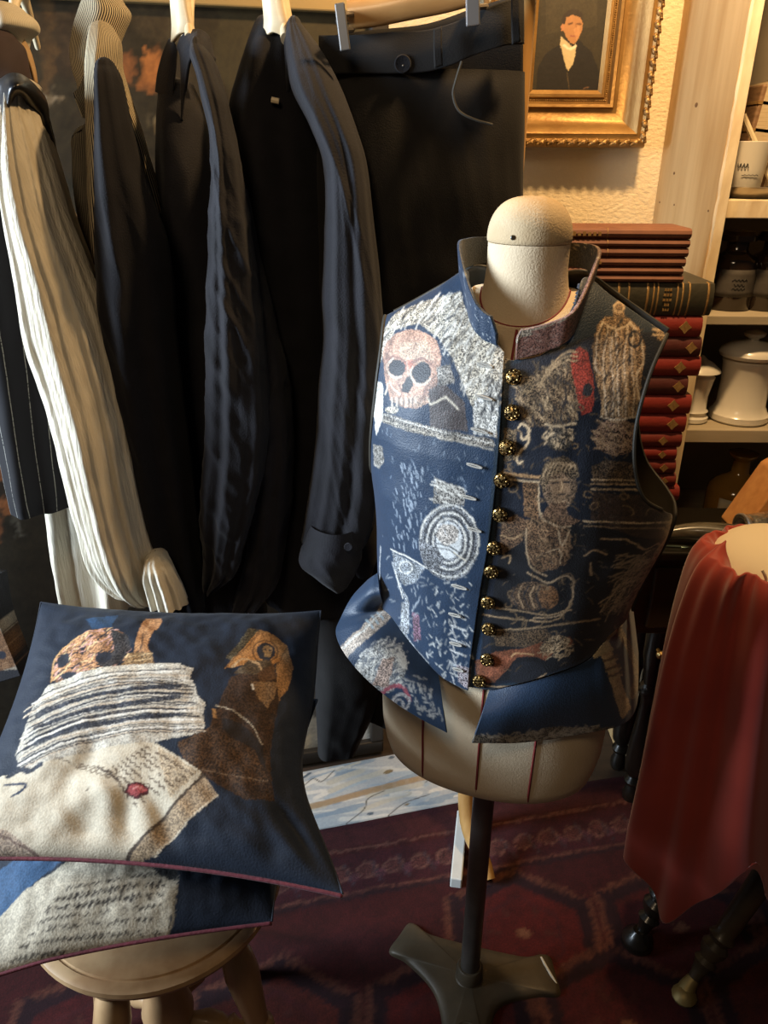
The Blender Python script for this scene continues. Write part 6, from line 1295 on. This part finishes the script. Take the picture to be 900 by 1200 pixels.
tb2 = [(374, 44, 1.32), (430, 36, 1.32), (500, 28, 1.315), (560, 8, 1.31), (613, -8, 1.30)]; bb2 = [(374, 100, 1.32), (430, 100, 1.32), (500, 100, 1.315), (560, 100, 1.31), (613, 100, 1.30)]
P, G = patch([tb2, bb2], 10, 60); mb = MB(); mb.grid(P); mb.build('waistband', M['trouser'], tr, solid=.004, angle=180)
mb = MB(); q = atY(472, 75, 1.179); mb.lathe([(.011, -.003), (.0115, 0), (.010, .002), (.007, .0012), (.0003, .0012)], q, 22, axis=(0, -1, 0)); mb.build('button', M['blackcloth'], wb_)
mb = MB(); q = atY(472, 77, 1.175); mb.lathe([(.0011, 0), (.0008, .0007), (.0002, .001)], q, 10, axis=(0, -1, 0)); mb.build('button_pin', M['chrome'], wb_)
for x0_, y0_, y1_ in ((513, 34, 80), (604, -6, 52)):
    P, G = patch([[(x0_-5, y0_, 1.164), (x0_+5, y0_-3, 1.164)], [(x0_-5, (y0_+y1_)/2, 1.158), (x0_+5, (y0_+y1_)/2-3, 1.158)], [(x0_-4, y1_, 1.160), (x0_+6, y1_-3, 1.160)]], 16, 6); mb = MB(); mb.grid(P); mb.build('belt_loop', M['trouser'], wb_, solid=.003)
mb = MB(); q = [(541, 72, 1.162), (534, 95, 1.158), (531, 112, 1.157), (538, 130, 1.157), (556, 140, 1.158), (577, 146, 1.162)]; mb.tube(cr(np.array([atY(*a) for a in q]), 40), .0016, 8); mb.build('pocket_edge', mat('worn_black_edge', (.05, .045, .035), .8), tr, label='worn curved pocket edge')
# clip hanger
ch_ = thing('clip_hanger', 'orange wooden trouser hanger with metal clips gripping the waistband', 'hanger', atY(475, 0, 1.22))
a0_, a1_ = atY(404, 26, 1.205), atY(612, -34, 1.20)
q = [(408, 18, 1.205), (440, 14, 1.203), (480, 6, 1.20), (520, -2, 1.198), (556, -12, 1.196)]
mb = MB(); q = cr(np.array([atY(*a) for a in q]), 30); mb.tube(q, .017, 16, flat=.55, up=(0, 1, 0)); mb.build('bar', M['hangerwood2'], ch_)
mb = MB(); mm_ = q[15]; hook(mb, mm_+np.array([0, .01, .012])); mb.build('hook', M['chrome'], ch_)
for (xa, ya, xb, yb, w, mt) in ((398, 5, 405, 61, 12, mat('shaded_clip', (.40, .39, .38), .35, metal=.85)), (553, -20, 554, 32, 16, M['chrome'])):
    Yc = 1.158 if xa < 500 else 1.146
    P, G = patch([[(xa-w/2, ya, Yc), (xa+w/2, ya-2, Yc)], [(xb-w/2, yb, Yc), (xb+w/2, yb-2, Yc)]], 4, 4); mb = MB(); mb.grid(P); cl = mb.build('clip', mt, ch_, solid=.006, soff=1, bevel=.0015, smooth=False, label='flat metal clip')
    for dy in (.22, .55):
        pa_, pb_ = atY(xa+w/2-3, ya+(yb-ya)*dy, Yc+.006), atY(xa+w/2+9, ya+(yb-ya)*dy-1, Yc+.04); mb = MB(); mb.tube([pa_, pb_], .0035, 8); mb.build('spring', M['steel'], cl)
    pa_, pb_ = atY(xa, ya+(yb-ya)*.35, Yc+.008), atY(xa+6, ya+(yb-ya)*.3, 1.205); mb = MB(); mb.tube([pa_, pb_], .006, 8); mb.build('jaw', M['steel'], cl)

# ================================================================== tapestry cloth hanging at the left edge, pale skull print
hc = Canvas(-40, 50, 660, 800, 1.0, (.022, .022, .026), .3); ch = Chart(hc, lambda x, y: (x, y), 1.0)
ch.poly([(-40, 720), (18, 714), (24, 740), (36, 768), (-40, 775)], (.30, .25, .19), .4); ch.poly([(-10, 760), (4, 735), (18, 722), (28, 742), (34, 765), (10, 772)], (.17, .085, .04), .6); ch.poly(ell(18, 752, 6, 5), PD, 0); ch.poly(ell(4, 762, 5, 4), PD, 0); ch.hatch([(-10, 760), (4, 735), (18, 722), (28, 742), (34, 765), (10, 772)], 16, -30, 8, 1.3, (.30, .17, .09), .2)
P, G = patch([[(-40, 660, 1.30), (-10, 664, 1.29), (8, 668, 1.28)], [(-40, 720, 1.29), (-4, 722, 1.275), (17, 716, 1.27)], [(-40, 790, 1.28), (4, 786, 1.265), (40, 776, 1.26)]], 100, 80); mb = MB(); mb.grid(P, col=hc.at(G[..., 0], G[..., 1])); P2 = P+np.array([0, .06, 0])
o = whole(mb, 'tapestry_bag', M['pillowcloth'], 'dark tapestry bag with pale skull print at the far left beneath the waistcoat', 'bag', P[-1].mean(axis=0), solid=.05, soff=-1, angle=180)

# ================================================================== small padded form draped in red velvet at the right
GX, GY = .70, 1.08
gf = thing('padded_form', 'cream padded body form on dark turned tripod legs at the right edge', 'dress form', (GX, GY, .012))
ctr_ = np.array([atY(925, 680, 1.04)[0], 1.06, .904]); tt1 = np.linspace(0, 2*PI, 64, endpoint=False)
a_l = ctr_[0]-atY(829, 690, 1.06)[0]
rows = []
for b_ in np.linspace(-PI/2+.02, PI/2-.02, 40):
    cb_, sb_ = math.cos(b_), math.sin(b_); rows.append([ctr_+np.array([a_l*abs(cb_)**.8*math.cos(g), .115*abs(cb_)**.8*math.sin(g), (.062 if sb_ > 0 else .066)*sb_+.012*math.sin(3*g+2*b_)*cb_*.3]) for g in tt1])
mb = MB(); mb.grid(np.array(rows), closeu=True, capends=True); mb.build('padded_top', M['padding'], gf, angle=180)
mb = MB(); q = [(893, 668, .985), (897, 676, .983), (900, 690, .985)]; mb.tube(cr(np.array([atY(*a) for a in q]), 12), .0022, 8); mb.build('seam_fold', M['padding'], gf)
mb = MB(); mb.lathe([(.03, .40), (.035, .50), (.03, .60), (.05, .66), (.09, .80), (.13, .86)], (GX+.02, GY, 0), 28); mb.build('centre_post', M['black_lacquer'], gf)
for k, (tx, ty, top, mt) in enumerate(((atZ(806, 1158, .02)[0], atZ(806, 1158, .02)[1], (.80, 1.06, .42), M['black_wood']), (atZ(746, 1105, .02)[0], atZ(746, 1105, .02)[1], (.66, 1.12, .45), M['black_lacquer']), (1.0, 1.22, (.78, 1.12, .44), M['black_wood']))):
    bot = np.array([tx, ty, .03]); top = np.array(top); ax_ = top-bot; L_ = np.linalg.norm(ax_); k_ = L_/.45
    mb = MB(); mb.lathe([(.010, .0), (.012, .03*k_), (.016, .05*k_), (.022, .062*k_), (.015, .072*k_), (.024, .088*k_), (.026, .10*k_), (.018, .112*k_), (.026, .124*k_), (.019, .136*k_), (.020, .15*k_), (.023, .30*k_), (.020, .45*k_)], bot, 24, axis=ax_); lg = mb.build('leg', mt, gf)
    if k == 0:
        mb = MB(); mb.tube(cr(np.array([bot+ax_*.04, bot+np.array([-.004, -.004, .0]), bot+np.array([-.012, -.014, -.016])]), 10), np.linspace(.012, .021, 10), 12); mb.lathe([(.006, -.012), (.022, -.010), (.024, -.004), (.018, .006), (.008, .012)], bot+np.array([-.012, -.014, -.005]), 14); mb.build('claw_foot', mat('dull_brass', (.26, .19, .07), .5, metal=.6), lg, label='brass claw foot')
    else:
        mb = MB(); mb.lathe([(.010, -.018), (.026, -.016), (.032, -.004), (.030, .010), (.018, .022), (.012, .03)], bot, 22); mb.build('foot', mt, lg)
# red velvet
n_, m_ = 220, 170
K = cr(np.array([(634, 850, 960, 1.055, .075), (644, 836, 975, 1.05, .09), (662, 818, 990, 1.05, .105), (700, 802, 1010, 1.05, .115), (760, 785, 1020, 1.05, .125), (850, 766, 1030, 1.05, .135), (920, 752, 1040, 1.045, .14), (970, 742, 1050, 1.045, .145), (1000, 738, 1050, 1.045, .145)]), m_)
th = np.linspace(0, 2*PI, n_, endpoint=False); P = np.zeros((m_, n_, 3))
for i in range(m_):
    py, xl, xr, Y, dh = K[i]; a, b_ = atY(xl, py, Y), atY(xr, py, Y); c_ = (a+b_)/2; w = (b_[0]-a[0])/2; t = i/(m_-1)
    fold = (.003+.017*t)*(np.cos(7*th+.8+1.5*t)+.6*np.cos(13*th+2.0-1.0*t)+.3*np.cos(19*th+1+2*t))+.004*np.cos(23*th+.5)*(1-t)*min(1, t*6)
    fold += .020*np.exp(-((th-(PI*1.22))/.06)**2)*np.exp(-((t-.2)/.16)**2)-.012*np.exp(-((th-(PI*1.30))/.05)**2)*np.exp(-((t-.22)/.16)**2)
    co, si = np.cos(th), np.sin(th)
    P[i, :, 0] = c_[0]+(w+fold*.6)*co; P[i, :, 1] = c_[1]+(dh+fold)*si; P[i, :, 2] = c_[2]
    # uneven hem: deep corner at left front, arches above the legs
    hem = .15*(.5-.5*np.cos(th*1.0-PI*.05))*0
    lob = -.085*np.exp(-((th-PI*1.19)/.20)**2)+.15*np.exp(-((th-PI*1.36)/.17)**2)+.0*th+.12*np.exp(-((th-PI*1.64)/.16)**2)
    P[i, :, 2] += lob*t**5
    P[i, :, 2] -= .075*np.clip(si, 0, 1)*max(0, 1-t*6)
    P[i, :, 2] -= .095*np.clip(-si, 0, 1)*max(0, 1-t*6)
mb = MB(); mb.grid(P, closeu=True)
o = whole(mb, 'velvet_drape', M['redsatin'], 'red velvet cloth gathered around the cream padded form, hanging to uneven points', 'cloth', (c_[0], c_[1], P[..., 2].min()), solid=.003, angle=180)
